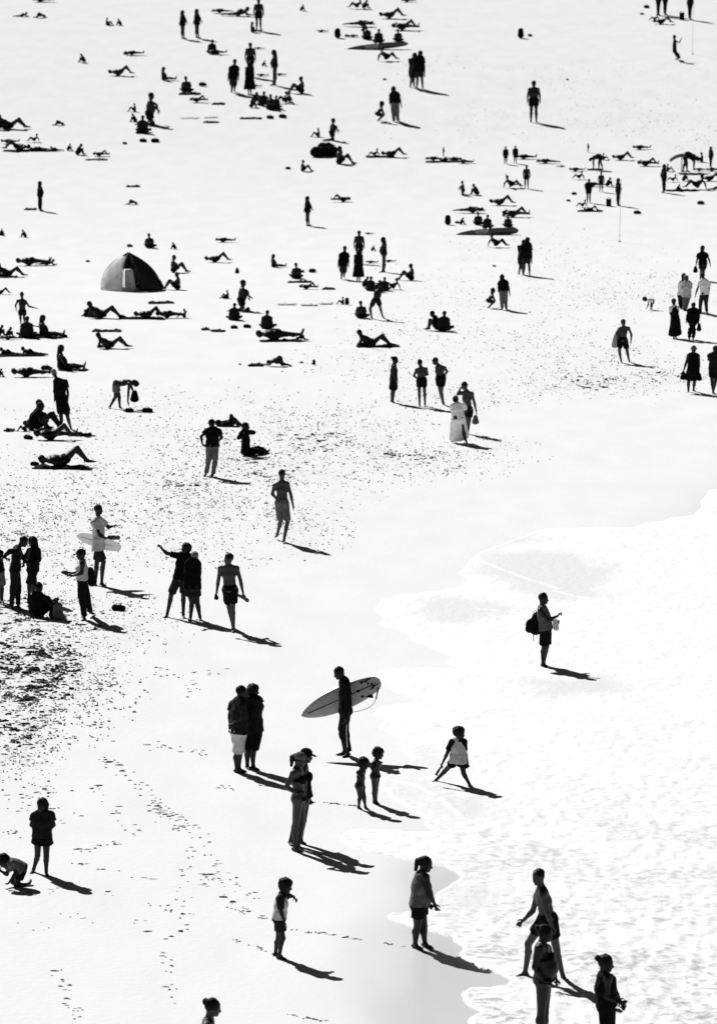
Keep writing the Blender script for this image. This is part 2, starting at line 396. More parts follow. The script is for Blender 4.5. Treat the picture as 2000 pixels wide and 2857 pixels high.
            if sl and nm != 'raglan':
                for i in ('1', '2'):
                    sh, e, w = R['s' + i], R['e' + i], R['w' + i]
                    G.cap(n + ax * 0.03, sh, 0.055 * q + gm, 0.058 * q + gm, k=0.05)
                    if sl < 1: G.cap(sh, lerp(sh, e, sl), 0.060 * q + gm, 0.054 * q + gm + 0.010, k=0.02, flat=False); G.P[-1] = G.P[-1][:8] + (True,) + G.P[-1][9:]; G.ell(sh, (0.058 * q + gm,) * 3, k=0.02)
                    else:
                        G.cap(sh, e, 0.055 * q + gm, 0.046 * q + gm, k=0.02); G.cap(e, lerp(e, w, 0.95), 0.044 * q + gm, 0.030 * q + gm, k=0.02, flat=False)
            if nm == 'swimsuit':
                for sg in (1, -1): G.cap(n + ax * 0.22 * T + lat * 0.07 * sg * q, n + lat * 0.07 * sg * q + fr * 0.0 + ax * 0.02, 0.068 * q, 0.062 * q, k=0.02)
        if nm == 'sleeves':
            for i in ('1', '2'):
                sh, e = R['s' + i], R['e' + i]
                G.cap(n + ax * 0.01, sh, 0.066 * q + gm, 0.062 * q + gm + 0.006, k=0.05); G.cap(sh, lerp(sh, e, 0.62), 0.062 * q + gm + 0.006, 0.052 * q + gm + 0.008, k=0.02)
        if nm in ('skirt', 'dress', 'longdress', 'towel'):
            kn = (R['k1'] + R['k2']) / 2; ft = (R['f1'] + R['f2']) / 2 if 'f1' in R else kn
            hem = lerp(p, kn, 0.75 * g) if nm in ('skirt', 'dress') else lerp(kn, ft, 0.72 * g)
            sp = abs((R['k1'] - R['k2']).dot(lat)) * 0.5
            r0 = 0.112 * qf + gm; r1 = (0.135 if nm in ('skirt', 'dress') else 0.165) * qf + gm
            st = p - ax * 0.1 * q if nm != 'towel' else n + ax * 0.1
            G.cap(st, p + ax * 0.05, 0.098 * qf + gm, r0, lat, 1.4, k=0.03)
            G.cap(p, hem, r0, r1, lat, 1.4 + sp * 1.5, k=0.03, flat=True)
        if nm == 'briefs':
            G.cap(p - ax * 0.045 * q, p + ax * 0.035 * q, 0.113 * qf + 0.008, 0.112 * qf + 0.008, lat, 1.42, flat=True)
            for sg in (1, -1):
                G.ell((p + ax * 0.01) - fr * 0.045 * q + lat * 0.055 * sg * q, (0.085 * qf, 0.084 * qf, 0.07 * qf), fr, -ax, k=0.02)
            G.cap(p + ax * 0.02, p + ax * 0.09 * q, 0.075 * q, 0.06 * q, k=0.02)
        if nm == 'cap':
            G.ell(h + uh * 0.035 * hs - fh * 0.005, (0.092 * hs, 0.106 * hs, 0.085 * hs), fh, uh, k=0.01)
            G.ell(h + uh * -0.075 * hs, (0.13 * hs, 0.14 * hs, 0.09 * hs), fh, uh, op='-')
            G.cap(h + uh * 0.022 * hs + fh * 0.08 * hs, h + uh * 0.008 * hs + fh * 0.165 * hs, 0.012 * hs, 0.009 * hs, lh, 5.5, k=0.004)
        if nm == 'hat':
            G.ell(h + uh * 0.04 * hs, (0.09 * hs, 0.10 * hs, 0.09 * hs), fh, uh, k=0.01)
            G.cap(h + uh * 0.02 * hs - fh * 0.06, h + uh * 0.02 * hs + fh * 0.06, 0.012 * hs, 0.012 * hs, lh, 11, k=0.01)
        if nm == 'cape':
            G.cap(n + ax * 0.0 - fr * 0.02, n + ax * 0.55 * T - fr * 0.05, 0.10 * qf + gm, 0.13 * qf + gm, lat, 1.75, k=0.03, flat=False)
        if G.P:
            link({'top': 'jumper', 'tee': 't_shirt', 'towel': 'towel_wrap', 'longdress': 'long_dress', 'crop': 'bikini_top', 'briefs': 'swim_briefs', 'cape': 'towel_over_shoulders',
                  'longshorts': 'shorts', 'raglan': 'shirt_body', 'trunks': 'swim_shorts'}.get(nm, nm), G.mesh(nm, vox, .011, 13.0), M[mt], root)
    if base is None: PEOPLE.append(root)

    return root, R, (Fv, Lv, dep, s, P0)
# ------------------------------------------------------------------ beach: traced outlines are turned into ground coordinates
def gpt(u, v):
    p = hit(u, v); return (p.x, p.y)
EDGE = [(2500,1100),(2250,1230),(2100,1310),(2000,1366),(1973,1371),(1968,1385),(1952,1399),(1958,1415),(1933,1440),(1865,1446),(1846,1455),(1790,1461),(1765,1471),(1622,1474),(1516,1477),
 (1430,1510),(1348,1539),(1317,1561),(1280,1598),(1311,1620),(1268,1642),(1223,1650),(1118,1661),(1065,1678),(1048,1692),(1052,1706),(1079,1727),(1066,1744),(1144,1768),(1149,1781),(1180,1800),(1214,1814),(1271,1836),
 (1236,1848),(1290,1868),(1200,1866),(1118,1865),(1061,1871),(1035,1884),(1061,1903),(1092,1927),(1162,1951),(1149,1962),(1060,1974),(1051,1996),(1082,2012),(1059,2034),(1098,2049),(1118,2068),(1118,2093),(1149,2118),
 (1131,2136),(1090,2160),(1062,2176),(1056,2199),(1081,2212),(1087,2226),(1149,2261),(1187,2286),(1180,2298),(1211,2321),(1100,2318),(1000,2316),(975,2319),(961,2324),(949,2336),(964,2351),(999,2367),(1036,2381),
 (1098,2391),(1154,2403),(1231,2414),(1271,2427),(1288,2438),(1288,2449),(1271,2458),(1251,2469),(1247,2478),(1224,2489),(1211,2497),(1196,2538),(1145,2544),(1094,2549),(1076,2558),(1105,2573),(1134,2581),(1160,2590),
 (1205,2600),(1249,2614),(1260,2628),(1280,2639),(1284,2650),(1273,2657),(1284,2672),(1315,2688),(1341,2703),(1381,2710),(1405,2723),(1430,2735),(1412,2750),(1360,2757),(1311,2758),(1286,2774),(1295,2789),(1324,2811),(1352,2824),
 (1326,2834),(1313,2842),(1310,2857),(1330,2900),(1360,2960),(1330,3050)]
EDGEW = np.array([gpt(*p) for p in EDGE])
POLYW = np.vstack([[[600.0, EDGEW[0, 1] + 60]], EDGEW, [[EDGEW[-1, 0] - 1.5, 30.0], [EDGEW[-1, 0] - 3, -60.0], [600.0, -60.0]]])
def seg_dist(px, py, pl):
    d = np.full(px.shape, 1e9)
    for (ax, ay), (bx, by) in zip(pl[:-1], pl[1:]):
        ex, ey = bx - ax, by - ay; L = ex * ex + ey * ey + 1e-12
        t = np.clip(((px - ax) * ex + (py - ay) * ey) / L, 0, 1)
        d = np.minimum(d, np.hypot(px - ax - t * ex, py - ay - t * ey))
    return d
def inside(px, py, pl):
    c = np.zeros(px.shape, bool)
    q = np.vstack([pl, pl[:1]])
    for (ax, ay), (bx, by) in zip(q[:-1], q[1:]):
        if ay == by: continue
        c ^= ((ay > py) != (by > py)) & (px < (bx - ax) * (py - ay) / (by - ay) + ax)
    return c
def project(x, y, z):
    zz = z - CAMH; d = y * CP - zz * SP; h = y * SP + zz * CP
    return 1000 + F * x / d, 1428.5 - F * h / d
def vnoise(x, y, seed, oct=3):
    """cheap value noise on arrays"""
    r = np.zeros(x.shape); amp = 1.0; tot = 0
    for o in range(oct):
        fx, fy = x * 2 ** o + 17.3 * seed, y * 2 ** o + 9.1 * seed + 31 * o
        ix, iy = np.floor(fx).astype(np.int64), np.floor(fy).astype(np.int64); tx, ty = fx - ix, fy - iy
        tx = tx * tx * (3 - 2 * tx); ty = ty * ty * (3 - 2 * ty)
        def h(i, j):
            n = (i * 374761393 + j * 668265263 + seed * 1442695) & 0xffffffff
            n = ((n ^ (n >> 13)) * 1274126177) & 0xffffffff
            return ((n ^ (n >> 16)) & 0xffff) / 65535.0
        a, b, c, d = h(ix, iy), h(ix + 1, iy), h(ix, iy + 1), h(ix + 1, iy + 1)
        r += amp * ((a * (1 - tx) + b * tx) * (1 - ty) + (c * (1 - tx) + d * tx) * ty); tot += amp; amp *= 0.5
    return r / tot
def grid_mesh(name, xs, ys, zf, smooth=True):
    X, Y = np.meshgrid(xs, ys); Z = zf(X, Y); nx, ny = len(xs), len(ys)
    i = np.arange(ny - 1)[:, None] * nx + np.arange(nx - 1)[None, :]
    q = np.stack([i, i + 1, i + nx + 1, i + nx], -1).reshape(-1, 4)
    return X, Y, Z, q
def attr(me, name, val):
    a = me.attributes.new(name, 'FLOAT', 'POINT'); a.data.foreach_set('value', np.asarray(val, np.float32).ravel())

def spread(a, b, step, far, grow=1.35):
    core = list(np.arange(a, b, step)); lo, hi = [], []; s_ = step; x = a
    while x > -far: s_ *= grow; x -= s_; lo.append(x)
    s_ = step; x = core[-1]
    while x < far: s_ *= grow; x += s_; hi.append(x)
    return np.array(lo[::-1] + core + hi)
# wetness boundary (photo pixels): right of / below this line the sand is wet
WETL = np.array([gpt(*p) for p in [(640,2990),(700,2857),(740,2700),(760,2560),(800,2420),(850,2280),(800,2160),(850,2060),(900,1960),(940,1880),(930,1800),(840,1740),(735,1690),(760,1640),(900,1628),(1100,1618),(1260,1585),
     (1330,1525),(1480,1465),(1620,1440),(1700,1400),(1830,1340),(1900,1300),(1880,1260),(1900,1225),(1850,1205),(1950,1180),(2100,1170),(2500,1000)]])
WETP = np.vstack([WETL, [[600.0, WETL[-1, 1]], [600.0, -60.0], [WETL[0, 0] - 2, -60.0]]])
# churned sand: (u, v, radius u, radius v, strength) in photo pixels
CHURN = [(70,1860,200,150,.72),(30,1770,180,90,.62),(40,2040,110,110,.5),(220,1740,200,70,.45),(60,1700,150,60,.5),(110,1480,260,140,.30),(330,1430,240,120,.28),(560,1380,240,110,.34),(760,1300,240,90,.42),(900,1230,230,80,.45),(1120,1280,240,50,.42),(1280,1250,160,30,.3),
 (620,1240,260,80,.25),(500,1520,220,60,.25),(780,1420,150,80,.36),(860,1480,110,60,.2),(1650,1070,200,35,.5),(1820,1050,130,25,.45),(1640,1000,230,50,.28),(1500,960,200,60,.18),(1320,1100,160,40,.25),(1180,1110,130,30,.3),
 (1700,820,220,60,.28),(1850,800,120,50,.28),(1620,760,180,50,.18),(1300,850,140,60,.16),(1150,900,200,60,.14),(1100,1000,250,70,.16),(1750,330,240,60,.16),(1600,230,260,60,.12),(1400,330,200,50,.12),(1850,240,140,60,.12),(1250,350,180,40,.1),
 (350,1180,250,90,.16),(150,1330,200,80,.18),(500,1130,300,60,.12),(1500,700,300,60,.10),(1200,210,160,60,.1),(1950,420,120,60,.2),(1250,800,250,60,.10),(680,1180,260,70,.2)]
def churn_at(u, v):
    r = np.zeros(np.shape(u))
    for cu, cv, ru, rv, s_ in CHURN: r = np.maximum(r, s_ * np.exp(-(((u - cu) / ru) ** 2 + ((v - cv) / rv) ** 2)))
    return r
gx = spread(-24, 26, 0.20, 5000); gy = spread(56, 376, 0.45, 9000)
def gz(X, Y):
    z = ground_z(X, Y)
    dd = np.clip((Y - 200) / 60, 0, 1) * np.clip((372 - Y) / 20, 0, 1)
    z = z + dd * 0.06 * (vnoise(X / 6, Y / 5, 3) - 0.5)
    und = np.clip((Y - 50) / 20, 0, 1) * np.clip((370 - Y) / 20, 0, 1)
    return z + und * 0.03 * (vnoise(X / 3.1, Y / 7, 5) - 0.5)
X, Y, Z, q = grid_mesh('ground', gx, gy, gz)
near = (np.abs(X) < 40) & (Y > 40) & (Y < 372)
U_, V_ = project(X, np.maximum(Y, 5), Z)
ch = np.where(near, churn_at(U_, V_), 0)
Z = Z + ch * 0.12 * (vnoise(X / 0.33, Y / 0.5, 8, 2) - 0.5)
wd = np.full(X.shape, -9.0); sel = (Y < 260)
dist = seg_dist(X[sel], Y[sel], WETL); ins = inside(X[sel], Y[sel], WETP)
wd[sel] = np.where(ins, dist, -dist)
wet = np.clip((wd + 1.0 + 2.6 * (vnoise(X / 2.4, Y / 7.0, 11, 4) - 0.5)) / 4.6, 0, 1); wet = wet * wet * (3 - 2 * wet) * (1 - 0.72 * np.clip((Y - 68) / 18, 0, 1) + 0.38 * np.exp(-((Y - 118) / 12) ** 2) * np.clip((X - 4) / 3, 0, 1)) * (0.85 + 0.3 * vnoise(X / 1.2, Y / 5.0, 61, 3))
wsel = sel & (Y < 260); sdw = np.full(X.shape, -99.0)
sdw[wsel] = np.where(inside(X[wsel], Y[wsel], POLYW), 1, -1) * seg_dist(X[wsel], Y[wsel], POLYW)
Z = np.where(sdw > -3, Z * 0 , Z) + np.where(sdw > 0.6, -0.05 * np.clip((sdw - 0.6) / 3, 0, 12), 0)
Z = np.where((sdw <= -3) & (sdw > -5), Z * (-(sdw + 3) / 2), Z)
me = np_mesh('ground', np.stack([X, Y, Z], -1).reshape(-1, 3), q); attr(me, 'wet', wet); attr(me, 'churn', ch)
ground = link('beach_sand', me, None); tag(ground, kind='structure')

sm = bpy.data.materials.new('beach_sand'); sm.use_nodes = True; n = sm.node_tree; b = n.nodes['Principled BSDF']; N = n.nodes.new; Lk = n.links.new
tc = N('ShaderNodeTexCoord'); wa = N('ShaderNodeAttribute'); wa.attribute_name = 'wet'; ca = N('ShaderNodeAttribute'); ca.attribute_name = 'churn'
mp = N('ShaderNodeMapping'); mp.inputs['Scale'].default_value = (1.0, 0.35, 1); Lk(tc.outputs['Object'], mp.inputs[0])
nz = N('ShaderNodeTexNoise'); nz.inputs['Scale'].default_value = 0.9; nz.inputs['Detail'].default_value = 6; Lk(mp.outputs[0], nz.inputs[0])
dry = N('ShaderNodeMapRange'); dry.inputs[1].default_value = .3; dry.inputs[2].default_value = .7; dry.inputs[3].default_value = 0.60; dry.inputs[4].default_value = 0.635; Lk(nz.outputs[0], dry.inputs[0])
wetc = N('ShaderNodeMapRange'); wetc.inputs[1].default_value = .3; wetc.inputs[2].default_value = .7; wetc.inputs[3].default_value = 0.585; wetc.inputs[4].default_value = 0.61; Lk(nz.outputs[0], wetc.inputs[0])
mx = N('ShaderNodeMix'); mx.data_type = 'FLOAT'; Lk(wa.outputs['Fac'], mx.inputs[0]); Lk(dry.outputs[0], mx.inputs[2]); Lk(wetc.outputs[0], mx.inputs[3])
# churned sand: darker flecks
fl = N('ShaderNodeTexNoise'); fl.inputs['Scale'].default_value = 5.0; fl.inputs['Detail'].default_value = 4; fl.inputs['Roughness'].default_value = .65
mp2 = N('ShaderNodeMapping'); mp2.inputs['Scale'].default_value = (1.0, 0.5, 1); Lk(tc.outputs['Object'], mp2.inputs[0]); Lk(mp2.outputs[0], fl.inputs[0])
m1 = N('ShaderNodeMapRange'); m1.inputs[1].default_value = .52; m1.inputs[2].default_value = .70; Lk(fl.outputs[0], m1.inputs[0])
m2 = N('ShaderNodeMath'); m2.operation = 'MULTIPLY'; Lk(m1.outputs[0], m2.inputs[0]); Lk(ca.outputs['Fac'], m2.inputs[1])
m3 = N('ShaderNodeMath'); m3.operation = 'MULTIPLY_ADD'; Lk(m2.outputs[0], m3.inputs[0]); m3.inputs[1].default_value = -0.6; m3.inputs[2].default_value = 1.0
m4 = N('ShaderNodeMath'); m4.operation = 'MULTIPLY'; Lk(mx.outputs[0], m4.inputs[0]); Lk(m3.outputs[0], m4.inputs[1])
Lk(m4.outputs[0], b.inputs['Base Color'])
rg = N('ShaderNodeMapRange'); rg.inputs[3].default_value = 0.95; rg.inputs[4].default_value = 0.17; Lk(wa.outputs['Fac'], rg.inputs[0]); Lk(rg.outputs[0], b.inputs['Roughness']); b.inputs['Coat Roughness'].default_value = 0.07; b.inputs['Coat IOR'].default_value = 1.4; cw = N('ShaderNodeMath'); cw.operation = 'MULTIPLY'; cw.inputs[1].default_value = 0.22; Lk(wa.outputs['Fac'], cw.inputs[0]); Lk(cw.outputs[0], b.inputs['Coat Weight'])
sp = N('ShaderNodeMapRange'); sp.inputs[3].default_value = 0.0; sp.inputs[4].default_value = 0.5; Lk(wa.outputs['Fac'], sp.inputs[0]); Lk(sp.outputs[0], b.inputs['Specular IOR Level'])
bn = N('ShaderNodeTexNoise'); bn.inputs['Scale'].default_value = 7; bn.inputs['Detail'].default_value = 5; Lk(tc.outputs['Object'], bn.inputs[0])
bs = N('ShaderNodeMapRange'); bs.inputs[3].default_value = 0.25; bs.inputs[4].default_value = 0.03; Lk(wa.outputs['Fac'], bs.inputs[0])
bp = N('ShaderNodeBump'); bp.inputs['Distance'].default_value = 0.03; Lk(bs.outputs[0], bp.inputs['Strength']); Lk(bn.outputs[0], bp.inputs['Height']); Lk(bp.outputs[0], b.inputs['Normal'])
ground.data.materials.append(sm)

# ------------------------------------------------------------------ water: thin foamy wash with lobed edges, one sheet to the horizon
wx = np.unique(np.concatenate([np.arange(-1.5, 13.5, 0.042), spread(13.5, 22, 0.2, 600)[spread(13.5, 22, 0.2, 600) > 13.5]]))
wy = np.unique(np.concatenate([np.arange(60, 132, 0.11), spread(132, 150, 0.4, 6000)[spread(132, 150, 0.4, 6000) > 132], np.linspace(-60, 59.5, 30)]))
X, Y = np.meshgrid(wx, wy)
lobe = 0.09 * (vnoise(X / 0.085, Y / 0.3, 27, 2) - 0.5) + 0.12 * (vnoise(X / 0.30, Y / 0.8, 21, 4) - 0.5) + 0.10 * (vnoise(X / 1.1, Y / 3.0, 23, 2) - 0.5)
m = (X > EDGEW[:, 0].min() - 3)
sd = np.where(inside(X, Y, POLYW), 1, -1) * seg_dist(X, Y, POLYW) + lobe
FILM = [[(1330,1545),(1480,1535),(1640,1545),(1760,1600),(1700,1670),(1560,1680),(1420,1660),(1300,1600)], [(1120,1680),(1220,1660),(1380,1672),(1500,1700),(1340,1745),(1160,1740)],
        [(1070,2180),(1180,2150),(1320,2200),(1420,2290),(1260,2300),(1200,2290),(1100,2225)], [(1140,2070),(1220,2080),(1260,2150),(1170,2150),(1130,2110)], [(1255,2480),(1330,2460),(1430,2480),(1420,2540),(1300,2550),(1215,2530)], [(1400,1900),(1700,1880),(1800,1930),(1500,1960)],[(1230,1500),(1500,1490),(1560,1510),(1380,1540)]]
film = np.zeros(X.shape)
for pl in FILM:
    pw = np.array([gpt(*p) for p in pl]); bb = (X > pw[:, 0].min() - 2) & (X < pw[:, 0].max() + 2) & (Y > pw[:, 1].min() - 5) & (Y < pw[:, 1].max() + 5)
    cl = np.vstack([pw, pw[:1]]); d = seg_dist(X[bb], Y[bb], cl) * np.where(inside(X[bb], Y[bb], pw), 1, -1)
    film[bb] = np.maximum(film[bb], np.clip((d + 0.35 + 1.2 * (vnoise(X[bb] / .5, Y[bb] / 1.2, 31, 4) - .5)) / 1.0, 0, 1))
LINES = [[(1240,1520),(1400,1500),(1600,1495),(1750,1500)],[(1150,1790),(1300,1800),(1450,1840)],[(1120,1905),(1300,1900),(1500,1930)],[(1160,2010),(1350,2000),(1600,2030)],[(1314,1557),(1400,1590),(1480,1620),(1560,1645)],[(1311,1620),(1380,1645),(1450,1668)],[(1548,1652),(1600,1664),(1660,1675)],[(1330,1700),(1500,1720),(1700,1700)],[(1062,2176),(1150,2190),(1230,2230),(1300,2290)],[(1131,2136),(1200,2160),(1290,2150)],[(1205,2497),(1300,2470),(1420,2450)],[(1400,1800),(1600,1790),(1800,1800)],[(1250,2350),(1500,2340),(1750,2390)],[(1500,2200),(1700,2180),(1990,2230)],[(1300,2080),(1500,2060),(1700,2090)]]
line = np.zeros(X.shape)
for pl in LINES:
    pw = np.array([gpt(*p) for p in pl]); bb = (X > pw[:, 0].min() - 1) & (X < pw[:, 0].max() + 1) & (Y > pw[:, 1].min() - 2) & (Y < pw[:, 1].max() + 2)
    d = seg_dist(X[bb], Y[bb] , pw) + 0.10 * (vnoise(X[bb] / .25, Y[bb] / .5, 41) - .5)
    line[bb] = np.maximum(line[bb], np.clip(1 - d / 0.09, 0, 1))
rim = np.clip(1 - np.abs(sd - 0.04) / 0.09, 0, 1)
open_ = np.clip(0.95 - (Y - 62) / 26, 0.22, 1)
film = film * (1 - line) * (1 - rim)
fall = np.clip(sd / 0.8, 0, 1)
rip = vnoise(X / 0.14 + 0.12 * Y, Y / 0.30 - 0.9 * X, 51, 3) - 0.5
rip2 = np.abs(vnoise(X / 0.40 + 0.05 * Y, Y / 0.8 - 0.5 * X, 53, 4) - 0.5)
far_ = np.clip((Y - 62) / 22, 0, 1)
amp = (0.060 - 0.040 * far_) * (1 - 0.75 * film)
Z = 0.02 + amp * fall * (rip * 1.1 - rip2 * 0.9 + 0.2) + (0.024 - 0.016 * far_) * rim * (1 + rip) + 0.008 * line
Z = np.where(sd < 0.05, np.maximum((sd - 0.0) * 0.5, -0.3) + 0.012 * np.clip(sd / .05, 0, 1), Z)
Z = Z * np.clip((400 - Y) / 200, 0.4, 1)
nx, ny = len(wx), len(wy); i = np.arange(ny - 1)[:, None] * nx + np.arange(nx - 1)[None, :]
qq = np.stack([i, i + 1, i + nx + 1, i + nx], -1).reshape(-1, 4)
keep = (sd.ravel() > -0.25)[qq].any(1)
qq = qq[keep]; used = np.unique(qq); remap = np.zeros(nx * ny, np.int64); remap[used] = np.arange(len(used))
co = np.stack([X, Y, Z], -1).reshape(-1, 3)[used]
me = np_mesh('sea', co, remap[qq]); attr(me, 'film', film.ravel()[used]); attr(me, 'open', open_.ravel()[used]); attr(me, 'rim', np.maximum(rim, line).ravel()[used])
sea = link('foamy_sea_water', me, None); tag(sea, kind='structure')
wm = bpy.data.materials.new('foamy_water'); wm.use_nodes = True; n = wm.node_tree; b = n.nodes['Principled BSDF']; N = n.nodes.new; Lk = n.links.new
tc = N('ShaderNodeTexCoord'); fa = N('ShaderNodeAttribute'); fa.attribute_name = 'film'; ra = N('ShaderNodeAttribute'); ra.attribute_name = 'rim'
mp = N('ShaderNodeMapping'); mp.inputs['Rotation'].default_value = (0, 0, math.radians(18)); mp.inputs['Scale'].default_value = (0.95, 1.25, 1); Lk(tc.outputs['Object'], mp.inputs[0])
nz = N('ShaderNodeTexNoise'); nz.inputs['Scale'].default_value = 5.2; nz.inputs['Detail'].default_value = 7; nz.inputs['Roughness'].default_value = .62; nz.inputs['Distortion'].default_value = .6; Lk(mp.outputs[0], nz.inputs[0])
big = N('ShaderNodeTexNoise'); big.inputs['Scale'].default_value = 0.5; big.inputs['Detail'].default_value = 3; Lk(mp.outputs[0], big.inputs[0])
ad = N('ShaderNodeMath'); ad.operation = 'MULTIPLY_ADD'; Lk(big.outputs[0], ad.inputs[0]); ad.inputs[1].default_value = 0.5; Lk(nz.outputs[0], ad.inputs[2])
hole = N('ShaderNodeMapRange'); hole.inputs[1].default_value = .74; hole.inputs[2].default_value = .88; Lk(ad.outputs[0], hole.inputs[0])   # 0..1 gaps in the foam
a1 = N('ShaderNodeMath'); a1.operation = 'SUBTRACT'; Lk(hole.outputs[0], a1.inputs[0]); Lk(ra.outputs['Fac'], a1.inputs[1])
oa = N('ShaderNodeAttribute'); oa.attribute_name = 'open'
a2 = N('ShaderNodeMath'); a2.operation = 'MULTIPLY'; a2.use_clamp = True; Lk(a1.outputs[0], a2.inputs[0]); Lk(oa.outputs['Fac'], a2.inputs[1])
a3 = N('ShaderNodeMath'); a3.operation = 'MAXIMUM'; Lk(a2.outputs[0], a3.inputs[0]); fm = N('ShaderNodeMath'); fm.operation = 'MULTIPLY'; fm.inputs[1].default_value = 0.42; Lk(fa.outputs['Fac'], fm.inputs[0]); Lk(fm.outputs[0], a3.inputs[1])
foam = N('ShaderNodeMapRange'); foam.inputs[3].default_value = 0.665; foam.inputs[4].default_value = 0.44; Lk(a3.outputs[0], foam.inputs[0]); Lk(foam.outputs[0], b.inputs['Base Color'])
fr_ = N('ShaderNodeMapRange'); fr_.inputs[3].default_value = 0.85; fr_.inputs[4].default_value = 0.25; Lk(a3.outputs[0], fr_.inputs[0]); Lk(fr_.outputs[0], b.inputs['Roughness'])
b.inputs['Specular IOR Level'].default_value = 0.25
bp = N('ShaderNodeBump'); bp.inputs['Distance'].default_value = 0.035; bp.inputs['Strength'].default_value = 0.55; Lk(nz.outputs[0], bp.inputs['Height']); Lk(bp.outputs[0], b.inputs['Normal'])
sea.data.materials.append(wm)

# ------------------------------------------------------------------ clods, footprints' rims and near-black lumps painted as hollows' shade (nobody could count them)
def clods(name, pts, hk, wk, m, label_kind='stuff'):
    base = []
    for k in range(7): a = 2 * math.pi * k / 7; base.append((math.cos(a), math.sin(a), -0.25))
    for k in range(5): a = 2 * math.pi * k / 5 + .3; base.append((0.55 * math.cos(a), 0.55 * math.sin(a), 0.8))
    base.append((0, 0, 1.0)); base = np.array(base)
    fs = []
    for k in range(7): fs.append((k, (k + 1) % 7, 7 + ((k * 5) // 7) % 5))
    for k in range(5):
        k7 = [j for j in range(7) if ((j * 5) // 7) % 5 == k][-1]
        fs.append((7 + k, (k7 + 1) % 7, 7 + (k + 1) % 5)); fs.append((7 + k, 7 + (k + 1) % 5, 12))
    fs = np.array(fs); cos_, fcs = [], []
    for i, (x, y, w, h) in enumerate(pts):
        a = RNG.uniform(-.5, .5); c, s_ = math.cos(a), math.sin(a)
        bb = base * (1 + RNG.uniform(-.25, .25, (13, 1))) * [w * wk, w * 0.6 * wk, h * hk]
        xx = bb[:, 0] * c - bb[:, 1] * s_; yy = bb[:, 0] * s_ + bb[:, 1] * c
        cos_.append(np.stack([xx + x, yy + y, bb[:, 2] + ground_z(x, y + yy)], -1)); fcs.append(fs + 13 * i)
    me = np_mesh(name, np.concatenate(cos_), np.concatenate(fcs), smooth=False)
    return tag(link(name, me, m), kind='stuff')
def scatter(n, dens, vr=(0, 2857)):
    out = []
    while len(out) < n:
        u = RNG.uniform(-120, 2120, 4000); v = RNG.uniform(vr[0], vr[1], 4000); r = RNG.uniform(0, 1, 4000)
        k = dens(u, v) > r
        out += list(zip(u[k], v[k]))
    return out[:n]
def place_pts(uv, wmin, wmax, hr):
    o = []
    for u, v in uv:
        p = hit(u, v); w = RNG.uniform(wmin, wmax) ** 1.0; o.append((p.x, p.y, w * RNG.choice([.5, .7, 1, 1.5], p=[.35, .3, .25, .1]), w * hr * RNG.uniform(.6, 1.3)))
    return o
gap = lambda u, v: np.clip(2.6 * (vnoise(np.asarray(u) / 26, np.asarray(v) / 9, 77, 2) - 0.42), 0, 1)
clods('painted_shade_lumps', place_pts(scatter(1900, lambda u, v: np.clip(churn_at(u, v) - .30, 0, 1) ** 1.1 * (.35 + .65 * gap(u, v))), .028, .10, .36), 1, 1, M['shade_lump'])
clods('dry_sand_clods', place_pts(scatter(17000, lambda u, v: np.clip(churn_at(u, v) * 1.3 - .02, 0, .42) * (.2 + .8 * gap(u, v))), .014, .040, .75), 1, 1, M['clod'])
# footprint trails: lines of small prints, every other one dark as painted shade (photo pixels, start, end, count, spread)
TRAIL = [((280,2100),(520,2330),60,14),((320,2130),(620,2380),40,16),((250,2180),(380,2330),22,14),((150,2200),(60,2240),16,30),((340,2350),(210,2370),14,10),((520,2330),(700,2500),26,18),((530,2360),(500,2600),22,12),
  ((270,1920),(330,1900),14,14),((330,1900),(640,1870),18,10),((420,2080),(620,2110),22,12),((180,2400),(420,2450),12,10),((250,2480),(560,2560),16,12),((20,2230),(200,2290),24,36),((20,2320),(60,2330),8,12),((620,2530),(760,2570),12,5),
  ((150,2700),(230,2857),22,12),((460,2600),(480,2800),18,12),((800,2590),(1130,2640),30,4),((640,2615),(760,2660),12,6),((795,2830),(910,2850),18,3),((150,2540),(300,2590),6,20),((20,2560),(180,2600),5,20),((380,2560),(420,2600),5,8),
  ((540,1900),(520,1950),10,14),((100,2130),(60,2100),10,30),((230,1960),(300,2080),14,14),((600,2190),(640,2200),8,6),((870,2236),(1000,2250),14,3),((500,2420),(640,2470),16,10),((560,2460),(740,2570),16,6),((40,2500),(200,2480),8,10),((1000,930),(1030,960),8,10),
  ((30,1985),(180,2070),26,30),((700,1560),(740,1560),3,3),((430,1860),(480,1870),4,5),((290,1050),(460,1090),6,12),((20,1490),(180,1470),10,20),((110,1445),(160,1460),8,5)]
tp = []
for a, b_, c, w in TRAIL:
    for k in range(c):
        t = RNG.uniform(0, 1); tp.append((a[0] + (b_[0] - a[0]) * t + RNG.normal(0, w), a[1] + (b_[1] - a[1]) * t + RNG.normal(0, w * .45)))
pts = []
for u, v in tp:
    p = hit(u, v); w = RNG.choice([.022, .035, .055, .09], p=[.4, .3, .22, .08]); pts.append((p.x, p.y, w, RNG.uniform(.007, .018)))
clods('footprint_rims_and_shade', pts[::2], 1, 1, M['print']); clods('footprint_rims_and_shade', pts[1::2], 1, 1, M['clod'])
